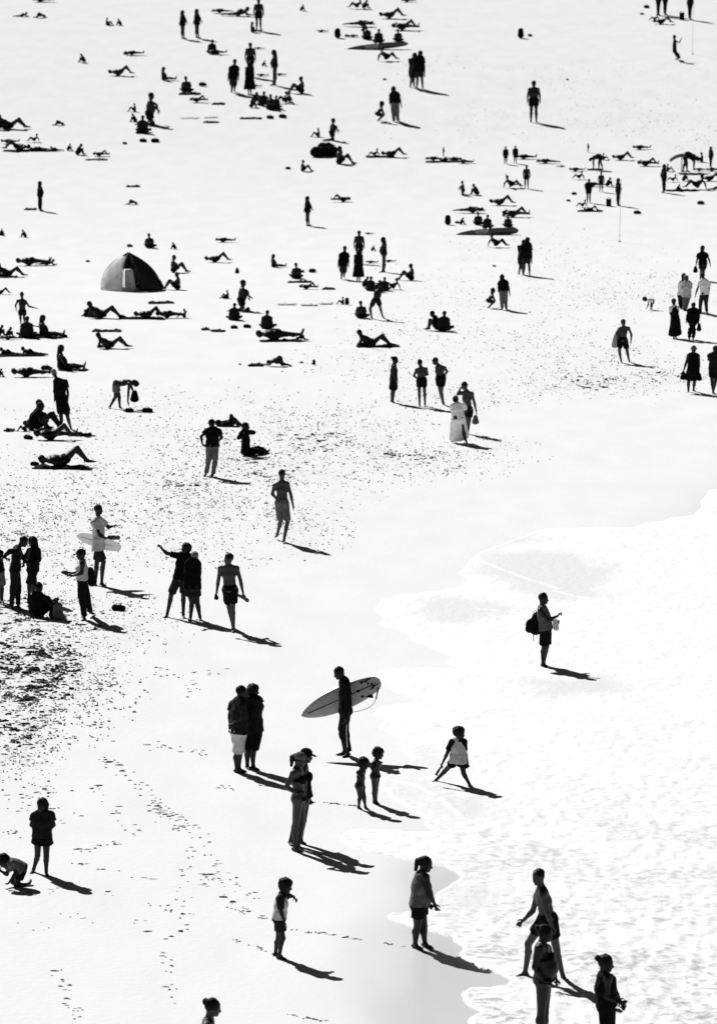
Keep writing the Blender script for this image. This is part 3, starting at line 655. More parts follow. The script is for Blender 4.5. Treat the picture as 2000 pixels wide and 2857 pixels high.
# ------------------------------------------------------------------ traced people: joints read off the photograph, turned into standing points on the sand
T1 = (0, 1350, .31114); T2 = (400, 1500, .24891); T3 = (600, 1850, .31114); T4 = (0, 2150, .31114); T5 = (700, 2050, .24891); T6 = (500, 2400, .31114)
T7 = (1050, 2350, .22082); T8 = (1400, 2380, .24891); T9 = (1400, 1600, .18668); T10 = (1150, 1980, .18668); T11 = (900, 1800, .15557); T12 = (620, 1880, .13061)
TC = (700, 1300, .43559); T5A = (0, 940, .31114); T6A = (500, 940, .31114); T7A = (1000, 940, .31114); T8A = (1500, 940, .31114)
T4A = (1500, 620, .31114); T3A = (1000, 620, .31114); T2A = (500, 620, .31114); T1A = (0, 620, .31114); TB = (500, 0, .31114); TCC = (1000, 0, .31114); TD = (1500, 0, .31114)
FIG = {}
def pp(key, label, tr, s, **k):
    k.setdefault('group', None)
    FIG[key] = person(label, parse(s, tr), **k); return FIG[key]
# foreground, lower third
pp('surfer', 'surfer in black wetsuit carrying a pale surfboard under the arm at the water line', T11, 'h 296,495 n 385,625 p 410,1190 s1 440,700 e1 470,1080 w1 405,1310 g1 368,1440 s2 370,700 e2 345,900 w2 380,1050 k1 345,1540 f1 440,1965 t1 285,1975 k2 400,1530 f2 485,1990 t2 400,2012', th=270, wear='wetsuit:neo')
pp('mana', 'man in dark t-shirt and pale knee shorts with hands clasped behind his back', T12, 'h 425,385 n 385,570 p 355,1230 s1 225,650 e1 168,890 w1 165,1070 g1 150,1150 s2 440,680 e2 430,930 w2 255,1075 g2 190,1095 k1 375,1700 f1 300,2080 t1 470,2100 k2 325,1700 f2 262,2105 t2 530,2138', th=125, hth=100, wear='tee:dark longshorts:pale:1.1', fat=1.12, curl=0.9)
pp('manb', 'man in black shirt and black shorts standing beside the man in pale shorts', T12, 'h 668,355 n 640,510 p 675,1180 s1 545,560 e1 540,750 w1 560,980 s2 785,560 e2 858,700 w2 805,890 g2 790,950 k1 545,1650 f1 512,2015 t1 570,2045 k2 670,1650 f2 622,2035 t2 750,2062', th=145, hth=100, wear='tee:dark longshorts:black:1.05', fat=1.05, H='fringe')
pp('vcap', 'woman in dark peaked cap and black swimsuit behind the woman with hand on hip', T5, 'h 622,235 n 592,345 p 612,700 e1 640,560 w1 660,690 g1 668,765 e2 600,520 w2 610,640 k1 588,960 f1 535,1212 t1 630,1246 k2 510,980 f2 425,1222 t2 450,1240', th=88, wear='bust swimsuit:black cap:black', H='short')
pp('vhip', 'woman in black bikini and sun visor standing with hand on hip', T5, 'h 552,278 n 522,378 p 542,715 s2 482,440 e2 402,590 w2 522,668 g2 575,650 e1 600,500 w1 615,610 k2 500,1020 f2 468,1300 t2 552,1312 k1 568,1000 f1 505,1272 t1 562,1292', th=80, wear='bust crop:black briefs:black cap:mid', H='pony', fat=1.06, curl=.6, skin='skin2')
pp('kida', 'small boy in swim briefs stepping along the wet sand, shorter of the two', T5, 'h 1262,318 n 1235,398 p 1222,575 e2 1240,470 w2 1250,545 e1 1262,470 w1 1265,540 k1 1270,700 f1 1275,828 t1 1335,850 k2 1222,705 f2 1195,826 t2 1258,848', th=62, hth=80, q=.62, hs=.93, H='fringe', wear='briefs:mid')
pp('kidb', 'taller boy with folded arms beside the small boy on wet sand', T5, 'h 1424,205 n 1402,290 p 1395,465 s2 1370,330 e2 1362,390 w2 1425,335 s1 1440,320 e1 1450,385 w1 1385,375 k1 1402,620 f1 1392,765 t1 1458,796 k2 1382,620 f2 1370,768 t2 1425,788', th=62, hth=85, q=.66, hs=.93, H='fringe', wear='briefs:black')
pp('strad', 'boy with legs wide apart in pale raglan shirt standing in the foam', T10, 'h 695,350 n 695,455 p 682,770 s2 590,495 e2 525,640 w2 455,790 g2 430,860 s1 765,490 e1 788,640 w1 822,785 g1 840,865 k2 525,880 f2 347,1070 t2 330,1080 k1 765,950 f1 862,1140 t1 874,1150', th=0, hth=65, q=.78, hs=.98, H='curly', wear='raglan:pale:1.0 sleeves:black shorts:black:.75')
pp('pony', 'woman with ponytail in grey tank top and black shorts walking on wet sand', T7, 'h 622,275 n 562,405 p 540,790 s2 618,450 e2 662,650 w2 728,785 g2 768,885 s1 570,450 e1 610,620 w1 660,740 k2 515,1080 f2 458,1330 t2 570,1358 k1 600,1060 f1 588,1318 t1 700,1345', th=82, wear='bust tank:mid shorts:black:.9', H='pony', fat=1.14)
pp('teen', 'shirtless youth in dark shorts striding through the shallow foam', T8, 'h 398,270 n 432,400 p 505,745 s1 445,480 e1 500,690 w1 548,820 g1 605,905 s2 392,490 e2 345,650 w2 248,750 g2 190,805 k2 300,1020 f2 292,1372 t2 220,1386 k1 612,1090 f1 686,1418 t1 760,1460', th=300, hth=310, wear='shorts:black', H='short', skin='skin2')
pp('big', 'stout woman in black bikini with hand on hip cut off by the lower edge', T8, 'h 478,905 n 432,1040 p 465,1410 s2 405,1085 e2 352,1290 w2 452,1440 g2 505,1490 s1 500,1080 e1 570,1250 w1 600,1380 k1 480,1790 f1 450,2150 t1 530,2160 k2 435,1790 f2 430,2157 t2 512,2170', th=84, wear='bust crop:black:1 briefs:black', H='bun', fat=1.3)
pp('bun', 'woman with hair bun and dark tank top at lower right, bent arm', T8, 'h 1152,1238 n 1122,1368 p 1165,1710 s2 1165,1425 e2 1152,1620 w2 1275,1675 g2 1345,1685 s1 1230,1430 e1 1262,1560 w1 1320,1660 k1 1200,2100 f1 1175,2505 t1 1250,2515 k2 1170,2100 f2 1165,2515 t2 1245,2528', th=82, wear='bust tank:black trousers:black', H='bun', fat=1.1)
pp('point', 'boy in white top with one arm stretched forward beside his own shadow', T6, 'h 955,228 n 925,312 p 898,525 s2 908,352 e2 915,465 w2 945,545 g2 948,590 s1 935,325 e1 985,322 w1 1025,328 g1 1068,380 k2 930,700 f2 876,885 t2 945,892 k1 890,705 f1 838,855 t1 905,862', th=80, q=.76, hs=.98, H='fringe', wear='tank:pale sleeves:dark shorts:dark:1.1')
pp('girl', 'girl with shoulder length hair in dark t-shirt and flared shorts, hands at her waist', T4, 'h 388,308 n 385,378 p 385,585 s2 312,405 e2 290,490 w2 345,528 g2 375,535 s1 468,400 e1 490,490 w1 425,548 g1 390,560 k2 335,760 f2 290,905 t2 284,912 k1 418,770 f1 410,930 t1 425,945', th=350, hth=340, q=.84, hs=1.0, H='bob', wear='tee:dark skirt:black:.5')
pp('crouch', 'child in grey t-shirt crouching over the sand at the left edge', T4, 'B 150,1050 h 38,808 n 98,818 p 205,885 s1 135,835 e1 152,925 w1 105,985 s2 90,850 e2 60,930 w2 12,905 k1 148,1022 f1 272,1035 t1 278,965 k2 120,1000 f2 215,1040 t2 240,1040', th=270, q=.78, hs=1.0, H='fringe', wear='tee:mid shorts:black')
pp('lowhead', 'woman with pinned up hair whose head alone rises above the lower edge', T6, 'h 310,1320 n 268,1440 p 250,1775 e1 300,1600 w1 320,1740 e2 262,1600 w2 290,1750 k1 262,2080 f1 250,2395 t1 310,2400 k2 255,2080 f2 248,2402 t2 308,2410', th=85, H='bun', wear='swimsuit:black', skin='skin2')
# middle
pp('pack', 'man with black backpack and black shorts looking at his raised hand in the shallows', T9, 'h 610,370 n 592,500 p 645,835 s2 562,560 e2 672,700 w2 815,640 g2 868,590 s1 645,545 e1 720,680 w1 790,700 k1 668,1090 k2 628,1100 f2 592,1398 t2 650,1415 f1 600,1385 t1 665,1400', th=78, wear='tank:mid longshorts:black', fat=1.12, curl=1.0)
pp('armout', 'man in black t-shirt and striped shorts flinging one arm out to the left', T2, 'h 490,118 n 472,188 p 428,455 s2 358,195 e2 268,178 w2 215,128 g2 178,88 s1 525,215 e1 540,330 w1 515,440 k2 312,640 f2 262,888 t2 245,898 k1 452,640 f1 443,895 t1 458,912', th=335, hth=275, wear='tee:black longshorts:dark', H='fringe')
pp('bald', 'fair haired person in dark shirt and shorts leaning against the man with his arm out', T2, 'h 580,212 n 565,262 p 552,555 s1 505,300 e1 495,400 w1 500,500 s2 615,300 e2 628,410 w2 610,520 k1 545,720 f1 528,925 t1 520,938 k2 605,730 f2 640,920 t2 640,935', th=190, wear='tee:black shorts:dark', H='short', hairm='hairg', fat=1.05)
pp('shirtless', 'shirtless man in black shorts walking towards the camera with a towel in one hand', T2, 'h 962,232 n 955,312 p 975,575 s2 868,345 e2 845,480 w2 825,615 g2 820,680 s1 1052,345 e1 1092,480 w1 1120,620 g1 1140,665 k2 960,780 f2 1000,1005 t2 1000,1020 k1 1002,780 f1 1012,1050 t1 1005,1068', th=355, hth=300, wear='longshorts:black:.85', skin='skin2')
pp('fromback', 'shirtless man in baggy grey shorts walking away alone over churned sand', TC, 'h 200,50 n 200,98 p 200,232 s1 155,125 e1 138,180 w1 165,210 s2 235,115 e2 256,180 w2 270,250 g2 275,285 k1 190,350 f1 165,450 t1 150,460 k2 235,360 f2 205,495 t2 216,503', th=165, wear='longshorts:mid:1.05', skin='skin2')
pp('hiphands', 'man in black t-shirt and grey trousers seen from behind with one elbow out', T6A, 'h 295,778 n 302,822 p 300,975 s1 252,842 e1 200,895 w1 210,960 g1 240,995 s2 362,842 e2 385,900 w2 358,930 k1 265,1100 f1 235,1243 t1 222,1250 k2 325,1100 f2 300,1255 t2 288,1260', th=185, wear='tee:black:1.0 trousers:mid hat:black')
pp('sitphone', 'woman in black sitting on the sand holding something up to her face', T6A, 'B 620,1065 h 600,800 n 600,852 p 595,1030 e1 668,858 w1 632,845 e2 535,905 w2 560,850 k1 720,1000 f1 795,1040 t1 812,1000 k2 715,1025 f2 770,1055 t2 800,1050', th=90, wear='jumper:black trousers:black', H='long')
pp('behind', 'reclining person with raised knees beyond the man with the black t-shirt', T6A, 'B 455,802 h 352,775 n 385,780 p 465,788 k1 468,705 f1 520,795 t1 560,790 k2 500,740 f2 560,798 t2 575,795 e1 400,795 w1 430,795 e2 400,795 w2 430,795', th=270, wear='shorts:black tee:black')
pp('bend', 'man in pale shorts bending double to reach the sand', T5A, 'h 1220,415 n 1165,402 p 1042,425 s2 1165,425 e2 1158,500 w2 1152,580 g2 1160,625 s1 1175,420 e1 1180,450 w1 1195,490 k1 1070,540 f1 1068,638 t1 1088,643 k2 1038,540 f2 972,640 t2 992,648', th=90, wear='shorts:mid')
pp('tall', 'tall man in long black shirt standing over the seated couple', T5A, 'h 492,320 n 520,385 p 568,625 s1 512,410 e1 500,480 w1 495,545 s2 595,400 e2 615,500 w2 608,600 k1 552,740 f1 545,830 t1 540,840 k2 612,740 f2 632,825 t2 640,832', th=185, wear='tee:black:1.12 shorts:dark', hairm='hairg')
pp('dressw', 'woman in short black dress with hair up, left of the two shirtless boys', T7A, 'h 328,205 n 318,252 p 315,380 e2 312,325 w2 330,395 e1 335,320 w1 338,385 k1 315,490 f1 302,590 t1 330,600 k2 305,490 f2 292,582 t2 312,590', th=95, wear='dress:black:.95', H='bun')
pp('boy1', 'shirtless boy in black shorts seen from behind beside the woman in the black dress', T7A, 'h 548,230 n 558,275 p 565,385 s1 520,295 e1 495,348 w1 528,375 s2 605,290 e2 618,335 w2 598,345 k1 545,490 f1 549,622 t1 548,632 k2 592,490 f2 598,620 t2 598,630', th=188, q=.94, wear='shorts:black', skin='skin2')
pp('boy2', 'shirtless young man leaning with hand on hip, right of the three standing together', T7A, 'h 686,215 n 718,258 p 735,368 s2 770,278 e2 793,310 w2 768,350 s1 705,275 e1 703,320 w1 708,355 k2 742,490 f2 768,608 t2 768,625 k1 732,480 f1 758,595 t1 764,610', th=200, hth=260, wear='shorts:black', skin='skin2')
pp('shade', 'shirtless man shading his eyes behind the figure in the long white dress', T7A, 'h 945,435 n 965,485 p 975,650 s2 918,505 e2 888,515 w2 915,455 g2 935,440 s1 1015,510 e1 1035,590 w1 1052,665 g1 1058,695 k1 990,760 f1 978,868 t1 985,880 k2 970,760 f2 960,865 t2 955,878', th=330, hth=280, wear='shorts:black', skin='skin2')
pp('whited', 'figure in long white dress with dark hair seen from behind', T7A, 'h 868,562 n 878,600 p 890,720 s1 838,620 e1 838,670,.05 w1 880,650,.15 s2 940,615 e2 958,655,.05 w2 930,690,.15 k1 860,835 f1 840,935 t1 838,945 k2 935,835 f2 970,955 t2 975,962', th=190, wear='longdress:white:.86 sleeves:white nohands', H='bun', fat=1.15)
pp('bodyb', 'shirtless man in black shorts walking towards the camera with a bodyboard', T4A, 'h 760,898 n 765,938 p 755,1050 s2 728,955 e2 702,990 w2 715,1030 s1 808,950 e1 834,1005 w1 832,1060 g1 832,1075 k2 732,1160 f2 752,1256 t2 758,1266 k1 805,1165 f1 826,1250 t1 832,1262', th=5, wear='longshorts:black:.75', skin='skin2')
pp('sunhat', 'woman in sun hat and short black dress with a bag in each hand', T8A, 'h 1390,110 n 1388,150 p 1380,310 s2 1345,165 e2 1322,240 w2 1305,295 g2 1298,325 s1 1432,170 e1 1440,240 w1 1440,310 g1 1445,340 k2 1352,410 f2 1355,492 t2 1352,505 k1 1408,410 f1 1403,482 t1 1418,492', th=0, wear='dress:black:.85 hat:mid', fat=1.08)
pp('edger', 'person in dark top and black shorts walking away at the right edge', T8A, 'h 1585,108 n 1585,145 p 1575,285 s1 1532,165 e1 1525,205 w1 1550,195 s2 1635,165 e2 1648,220 w2 1640,270 k1 1562,400 f1 1575,512 t1 1590,522 k2 1597,400 f2 1582,500 t2 1580,512', th=185, wear='tee:dark longshorts:black:.7')
pp('ldress', 'woman in long black dress and pale shawl walking up the beach', T4A, 'h 1212,712 n 1212,752 p 1228,880 s2 1185,770 e2 1182,810 w2 1195,850 s1 1245,770 e1 1250,810 w1 1245,850 k2 1220,955 f2 1220,1042 t2 1222,1050 k1 1250,955 f1 1238,1040 t1 1245,1048', th=10, wear='longdress:black:.8 sleeves:white', H='bun')
pp('blacks', 'person in black jacket and black trousers with a bag hanging from one hand', T4A, 'h 1390,745 n 1390,778 p 1385,895 s2 1350,790 e2 1338,840 w2 1330,880 g2 1325,900 s1 1425,790 e1 1438,840 w1 1435,890 k2 1364,970 f2 1360,1052 t2 1360,1062 k1 1402,970 f1 1396,1050 t1 1396,1062', th=180, wear='jumper:black trousers:black')
pp('whitet', 'man in loose white t-shirt and dark trousers walking away', T4A, 'h 1472,478 n 1482,518 p 1490,640 s1 1445,540 e1 1425,600 w1 1410,650 s2 1528,545 e2 1528,600 w2 1522,650 k1 1460,720 f1 1464,815 t1 1462,825 k2 1508,720 f2 1525,815 t2 1526,828', th=180, wear='tee:white:1.0 trousers:dark', skin='skin')
pp('folded', 'woman in pale top with arms folded, headscarf and dark leggings', T4A, 'h 1325,500 n 1332,535 p 1330,655 s2 1300,550 e2 1290,590 w2 1340,600 s1 1362,550 e1 1372,585 w1 1325,590 k2 1318,720 f2 1312,792 t2 1310,800 k1 1338,720 f1 1328,790 t1 1325,798', th=0, wear='tee:pale:1.05 trousers:mid', hairm='hairg', H='long')
pp('lhair', 'woman with long dark hair in white top half hidden behind the woman with folded arms', T4A, 'h 1300,482 n 1290,530 p 1285,645 s1 1268,545 e1 1266,600 w1 1270,650 s2 1310,545 e2 1312,600 w2 1300,640 k1 1276,705 f1 1284,775 t1 1286,785 k2 1290,705 f2 1296,770 t2 1298,780', th=200, wear='tee:white:1 trousers:black', H='long')
pp('longh', 'long haired woman in black carrying a small bag, farthest up at the right', T4A, 'h 1470,232 n 1470,275 p 1475,375 s2 1435,290 e2 1422,340 w2 1415,385 g2 1412,410 s1 1505,288 e1 1530,335 w1 1540,375 k2 1465,440 f2 1462,520 t2 1460,530 k1 1490,440 f1 1488,518 t1 1490,528', th=0, wear='tee:black shorts:black', H='long')
pp('toddler', 'toddler in white top bending down near the right hand walkers', T4A, 'B 1015,788 h 955,690 n 985,692 p 1030,705 s1 990,700 e1 985,735 w1 975,768 s2 990,700 e2 992,735 w2 980,768 k1 1012,745 f1 1012,782 t1 1005,786 k2 1025,745 f2 1025,782 t2 1018,786', th=270, q=.55, hs=.85, H='fringe', wear='tee:white shorts:black')
pp('capw', 'woman in backwards cap, pale top and dark trousers holding out a camera', T1, 'h 735,630 n 748,700 p 742,860 s1 752,720 e1 745,800 w1 668,825 g1 625,815 s2 745,725 e2 715,790 w2 650,800 k1 735,1020 f1 762,1222 t1 738,1235 k2 775,1010 f2 798,1165 t2 838,1172', th=270, wear='bust tank:pale trousers:black cap:black', H='short')
pp('beard', 'bearded man in pale shirt and grey shorts with a board behind him', T1, 'h 892,228 n 888,315 p 888,565 s2 850,350 e2 905,460 w2 960,490 g2 990,485 s1 930,340 e1 975,390 w1 1010,380 g1 1040,370 k1 870,700 f1 850,905 t1 862,918 k2 932,700 f2 900,910 t2 945,918', th=70, wear='tee:pale:1.05 longshorts:dark', fat=1.08)
pp('wet1', 'person in black wetsuit embracing a companion at the far left', T1, 'h 225,515 n 165,575 p 145,770 e1 195,650 w1 240,700 e2 105,610 w2 52,655 k1 158,930 f1 148,1110 t1 182,1125 k2 122,930 f2 98,1128 t2 128,1142', th=90, wear='wetsuit:neo')
pp('wet2', 'companion in black leaning into the person in the wetsuit', T1, 'h 298,512 n 318,578 p 300,770 s1 355,600 e1 362,680 w1 310,710 s2 270,600 e2 235,650 w2 222,700 k1 305,900 f1 290,1040 t1 285,1055 k2 262,900 f2 258,1035 t2 250,1050', th=250, wear='jumper:black longshorts:black:1.1', H='bob')
pp('edgel', 'person in black top and grey skirt cut off by the left edge', T1, 'h -35,560 n -22,605 p -5,775 s1 5,620 e1 22,650 w1 48,662 e2 -35,700 w2 -20,780 k1 12,940 f1 5,1060 t1 22,1070 k2 -12,940 f2 -18,1070 t2 0,1085', th=85, wear='tee:black skirt:mid:1.0')
pp('sitbag', 'person in dark shirt sitting on the sand below the embracing pair', T1, 'B 400,1195 h 355,925 n 345,992 p 330,1150 s1 275,1030 e1 268,1110 w1 320,1160 s2 430,1030 e2 470,1090 w2 500,1060 k1 450,1060 f1 520,1190 t1 545,1200 k2 500,1045 f2 560,1190 t2 580,1195', th=140, wear='tee:black shorts:black', fat=1.1)
pp('reach', 'youth with one arm out standing over picnickers at the left', T1A, 'B 190,915 h 203,650 n 205,692 p 205,800 s2 165,705 e2 145,745 w2 150,775 s1 235,710 e1 265,755 w1 320,768 k2 185,850 f2 188,910 t2 190,915 k1 215,850 f1 215,905 t1 218,912', th=0, q=.9, wear='shorts:black')
pp('lunge', 'bare chested person in black shorts lunging forward among the sunbathers', T3A, 'h 192,560 n 180,612 p 158,705 s1 155,625 e1 145,650 w1 160,670 s2 210,620 e2 222,600 w2 205,560 k1 105,775 f1 118,860 t1 132,872 k2 195,760 f2 215,848 t2 228,860', th=170, wear='shorts:black')
pp('towelm', 'dark clad person with a black towel standing by the lower rescue board', T3A, 'h 1512,155 n 1508,195 p 1502,320 s1 1465,210 e1 1448,270 w1 1432,330 s2 1540,210 e2 1548,280 w2 1550,350 k1 1488,400 f1 1482,470 t1 1482,480 k2 1530,400 f2 1535,478 t2 1540,485', th=180, wear='tee:black shorts:dark cape:black', H='bob')
pp('towelc', 'companion of the dark clad person by the lower rescue board', T3A, 'h 1478,178 n 1470,215 p 1462,330 e1 1440,280 w1 1430,340 e2 1490,280 w2 1492,330 k1 1450,400 f1 1438,470 t1 1438,480 k2 1470,400 f2 1478,465 t2 1480,472', th=180, wear='tee:dark shorts:black', H='bob')
pp('trous', 'long haired person in black top and pale trousers beside the squatting child, lower pair', T3A, 'h 1284,492 n 1288,525 p 1296,615 s1 1262,545 e1 1252,575 w1 1250,600 s2 1325,535 e2 1342,580 w2 1352,635 k1 1285,705 f1 1290,785 t1 1290,795 k2 1320,705 f2 1328,782 t2 1345,795', th=180, wear='tee:black trousers:mid', H='long')
pp('squat', 'squatting child with dark hair, lower pair', T3A, 'B 1170,775 h 1206,610 n 1200,650 p 1160,705 s1 1205,665 e1 1222,700 w1 1215,715 s2 1195,665 e2 1215,700 w2 1205,715 k1 1220,712 f1 1165,765 t1 1180,772 k2 1212,715 f2 1155,768 t2 1172,775', th=90, q=.75, H='bob', wear='shorts:dark')
pp('blackt', 'man in black t-shirt with a bag walking past the seated group, lower crowd', T2A, 'h 1485,235 n 1482,275 p 1470,385 s1 1448,290 e1 1432,340 w1 1425,385 s2 1510,290 e2 1518,340 w2 1518,385 k1 1458,450 f1 1452,512 t1 1455,520 k2 1482,450 f2 1475,490 t2 1478,498', th=180, wear='tee:black longshorts:dark')
pp('knee', 'woman kneeling upright with one hand raised on the far slope', TD, 'B 1250,545 h 1222,328 n 1222,362 p 1222,455 s1 1240,372 e1 1268,382 w1 1282,350 g1 1285,335 s2 1212,370 e2 1215,400 w2 1235,395 k1 1275,515 f1 1230,540 t1 1215,545 k2 1260,520 f2 1225,542 t2 1205,545', th=80, wear='tank:black skirt:black:1.0', H='bob')

def again(key, label, u, v, sc_=None, scale=1.0, rot=0):
    """the same kind of bather standing elsewhere: a copy of the thing and of each of its parts"""
    root = FIG[key][0]; c = root.copy(); COL.objects.link(c)
    P = hit(u, v); s0 = FIG[key][2][3]; f = s0 / ppm(P) * scale
    c.location = P; c.scale = (f, f, f); c.rotation_euler = (0, 0, rot)
    for ch in root.children:
        d = ch.copy(); COL.objects.link(d); d.parent = c
    c['label'] = label; PEOPLE.append(c); return c
again('towelm', 'dark clad person with a black towel standing by the upper rescue board', 1171, 251)
again('towelc', 'companion of the dark clad person by the upper rescue board', 1150, 248)
again('trous', 'long haired person in black top and pale trousers beside the squatting child, upper pair', 1105, 343)
again('squat', 'squatting child with dark hair, upper pair', 1055, 340)
again('blackt', 'man in black t-shirt with a bag walking past the seated group, upper crowd', 649, 261)
# ------------------------------------------------------------------ kinds of bathers farther off, each modelled once and then copied
ARCH = {}
def arch(key, s, th, wear='', size='h', **k):
    root, R, info = person('x', parse(s, (0, 0, 1)), th=th, wear=wear, base=(0, 0), s=100.0, vox=0.02, fine=False, q=1.24 if size == 'w' else (1.14 if key[:3] in ('sit', 'kne') else 1.06), hs=1.15, fat=1.15, **k)
    xs, zs = [], []
    for c in root.children:
        for v in c.bound_box: xs.append(v[0]); zs.append(v[2])
    w, h = max(xs) - min(xs), max(zs) - min(zs)
    for c in root.children: 
        pass
    ARCH[key] = dict(root=root, w=w, h=h, cx=(max(xs) + min(xs)) / 2, z0=min(zs), used=False, mode=size)
AR = 'e1 {} w1 {} e2 {} w2 {} '
arch('stand_back', 'n 0,-142 h 0,-160 p 0,-92 e1 -24,-116 w1 -26,-92 e2 24,-116 w2 26,-92 k1 -10,-50 k2 10,-50 f1 -11,0 t1 -13,0 f2 11,0 t2 13,0', 180, 'shorts:black')
arch('stand_front', 'n 0,-142 h 2,-160 p 0,-92 e1 26,-118 w1 16,-96 e2 -26,-118 w2 -20,-94 k1 9,-50 k2 -9,-50 f1 10,0 t1 12,0 f2 -9,0 t2 -11,0', 0, 'tee:black shorts:black')
arch('stand_swim', 'n 0,-138 h 4,-157 p -2,-90 e1 4,-114 w1 10,-92 e2 -4,-112 w2 6,-100 k1 1,-48 k2 -3,-48 f1 2,0 t1 22,0 f2 -6,0 t2 14,0', 95, 'bust swimsuit:black', H='long')
arch('stand_flare', 'n 0,-138 h 1,-156 p 0,-92 e1 16,-116 w1 24,-96 e2 -8,-114 w2 -18,-92 k1 4,-48 k2 -4,-48 f1 5,0 t1 20,0 f2 -5,0 t2 12,0', 70, 'bust tank:black skirt:black:.45', H='long')
arch('stand_long', 'n 0,-140 h 1,-158 p 0,-92 e1 -20,-116 w1 -22,-94 e2 20,-116 w2 22,-94 k1 -6,-48 k2 6,-48 f1 -6,0 t1 -6,0 f2 6,0 t2 6,0', 180, 'longdress:black:.7', H='long')
arch('stand_slim', 'n 0,-138 h 1,-156 p 0,-90 e1 6,-112 w1 10,-88 e2 -8,-112 w2 -8,-88 k1 1,-48 k2 -3,-48 f1 1,0 t1 10,0 f2 -3,0 t2 8,0', 120, 'tank:black trousers:black', H='bob')
arch('stand_kid', 'n 0,-138 h 0,-158 p 0,-92 e1 -24,-116 w1 -26,-92 e2 24,-116 w2 26,-92 k1 -9,-50 k2 9,-50 f1 -9,0 t1 -11,0 f2 9,0 t2 11,0', 180, 'tee:black longshorts:black', skin='skin2')
arch('sit_knees', 'B 10,0 n -22,-58 h -15,-79 p -18,-11 e1 2,-38 w1 26,-38 e2 0,-36 w2 24,-36 k1 26,-47 k2 22,-48 f1 50,-1 t1 66,-2 f2 46,-1 t2 62,-2', 90, 'shorts:black')
arch('sit_long', 'B 10,0 n -26,-58 h -22,-80 p -22,-11 e1 -16,-34 w1 0,-14 e2 -18,-34 w2 -4,-14 k1 24,-16 k2 22,-14 f1 66,-6 t1 68,-22 f2 64,-5 t2 66,-20', 90, 'bust swimsuit:black', H='long')
arch('sit_lean', 'B 10,0 n -32,-48 h -30,-70 p 0,-11 e1 -48,-28 w1 -54,-5 e2 -46,-28 w2 -52,-5 k1 40,-42 k2 34,-40 f1 68,-2 t1 84,-2 f2 62,-2 t2 78,-2', 90, 'shorts:black')
arch('sit_back', 'B 0,0 n 0,-60 h 2,-82 p 0,-11 e1 -26,-36 w1 -26,-16 e2 26,-36 w2 26,-16 k1 -40,-16,.25 k2 40,-16,.25 f1 -10,-5,.4 t1 10,-5,.4 f2 10,-5,.35 t2 -10,-5,.35', 180, 'tee:dark shorts:black')
arch('sit_bare', 'B 0,0 n 0,-60 h -3,-82 p 0,-11 e1 -28,-36 w1 -18,-16 e2 27,-38 w2 20,-16 k1 -36,-20,.25 k2 38,-14,.25 f1 -10,-5,.4 t1 10,-5,.4 f2 10,-5,.35 t2 -10,-5,.35', 180, 'shorts:black')
arch('sit_hunch', 'B 5,0 n 4,-54 h 16,-70 p -14,-11 e1 20,-32 w1 32,-14 e2 16,-32 w2 28,-12 k1 26,-44 k2 22,-42 f1 30,-1 t1 46,-2 f2 26,-1 t2 42,-2', 90, 'tee:black shorts:black')
arch('lie_knees', 'B 0,0 h -78,-13 n -60,-12 p -10,-11 e1 -42,-6 w1 -20,-8 e2 -42,-6 w2 -20,-8 k1 28,-48 k2 24,-44 f1 58,-2 t1 74,-3 f2 52,-2 t2 70,-3', 270, 'trunks:black', size='w')
arch('lie_knee', 'B 0,0 h -78,-13 n -60,-12 p -10,-11 e1 -42,-6 w1 -20,-8 e2 -60,-28 w2 -74,-14 k1 28,-46 k2 34,-11 f1 58,-2 t1 74,-3 f2 76,-5 t2 78,-20', 270, 'bust swimsuit:black', size='w', H='long')
arch('lie_flat', 'B 0,0 h -80,-12 n -62,-12 p -12,-11 e1 -42,-6 w1 -20,-6 e2 -42,-6 w2 -18,-6 k1 30,-10 k2 32,-10 f1 74,-4 t1 76,-20 f2 76,-4 t2 80,-18', 270, 'trunks:black', size='w')
arch('prone_elbow', 'B 0,0 h -66,-40 n -56,-28 p -6,-12 e1 -62,-5 w1 -84,-4 e2 -60,-5 w2 -80,-4 k1 36,-8 k2 38,-8 f1 76,-8 t1 90,-6 f2 78,-8 t2 92,-4', 90, 'briefs:black', size='w', hth=270, H='bob')
arch('prone_flat', 'B 0,0 h -78,-13 n -60,-13 p -8,-13 e1 -66,-6 w1 -86,-5 e2 -66,-6 w2 -84,-5 k1 34,-8 k2 36,-8 f1 74,-8 t1 88,-6 f2 76,-8 t2 90,-4', 90, 'briefs:black', size='w', H='short')
arch('prone_hump', 'B 0,0 h -50,-18 n -36,-22 p 8,-36 e1 -44,-6 w1 -62,-5 e2 -46,-6 w2 -60,-5 k1 24,-6 k2 20,-6 f1 52,-8 t1 60,-4 f2 50,-8 t2 58,-4', 90, 'trunks:dark', size='w')
arch('recline', 'B 0,0 h -52,-54 n -46,-36 p 0,-11 e1 -54,-5 w1 -34,-4 e2 -52,-5 w2 -32,-4 k1 42,-44 k2 36,-38 f1 74,-2 t1 90,-3 f2 66,-2 t2 82,-3', 270, 'trunks:black', size='w', hth=90)
arch('kneel', 'B 0,0 n 4,-90 h 8,-110 p 0,-44 e1 24,-76 w1 30,-54 e2 20,-70 w2 32,-60 k1 8,-6 k2 4,-6 f1 -36,-6 t1 -46,-3 f2 -38,-6 t2 -48,-3', 90, 'shorts:black')
arch('bendover', 'B 0,0 h 62,-70 n 44,-82 p -4,-88 e1 46,-52 w1 44,-24 e2 42,-50 w2 40,-22 k1 8,-46 k2 -6,-46 f1 4,-1 t1 22,-1 f2 -22,-1 t2 -4,-1', 90, 'tee:dark shorts:black')

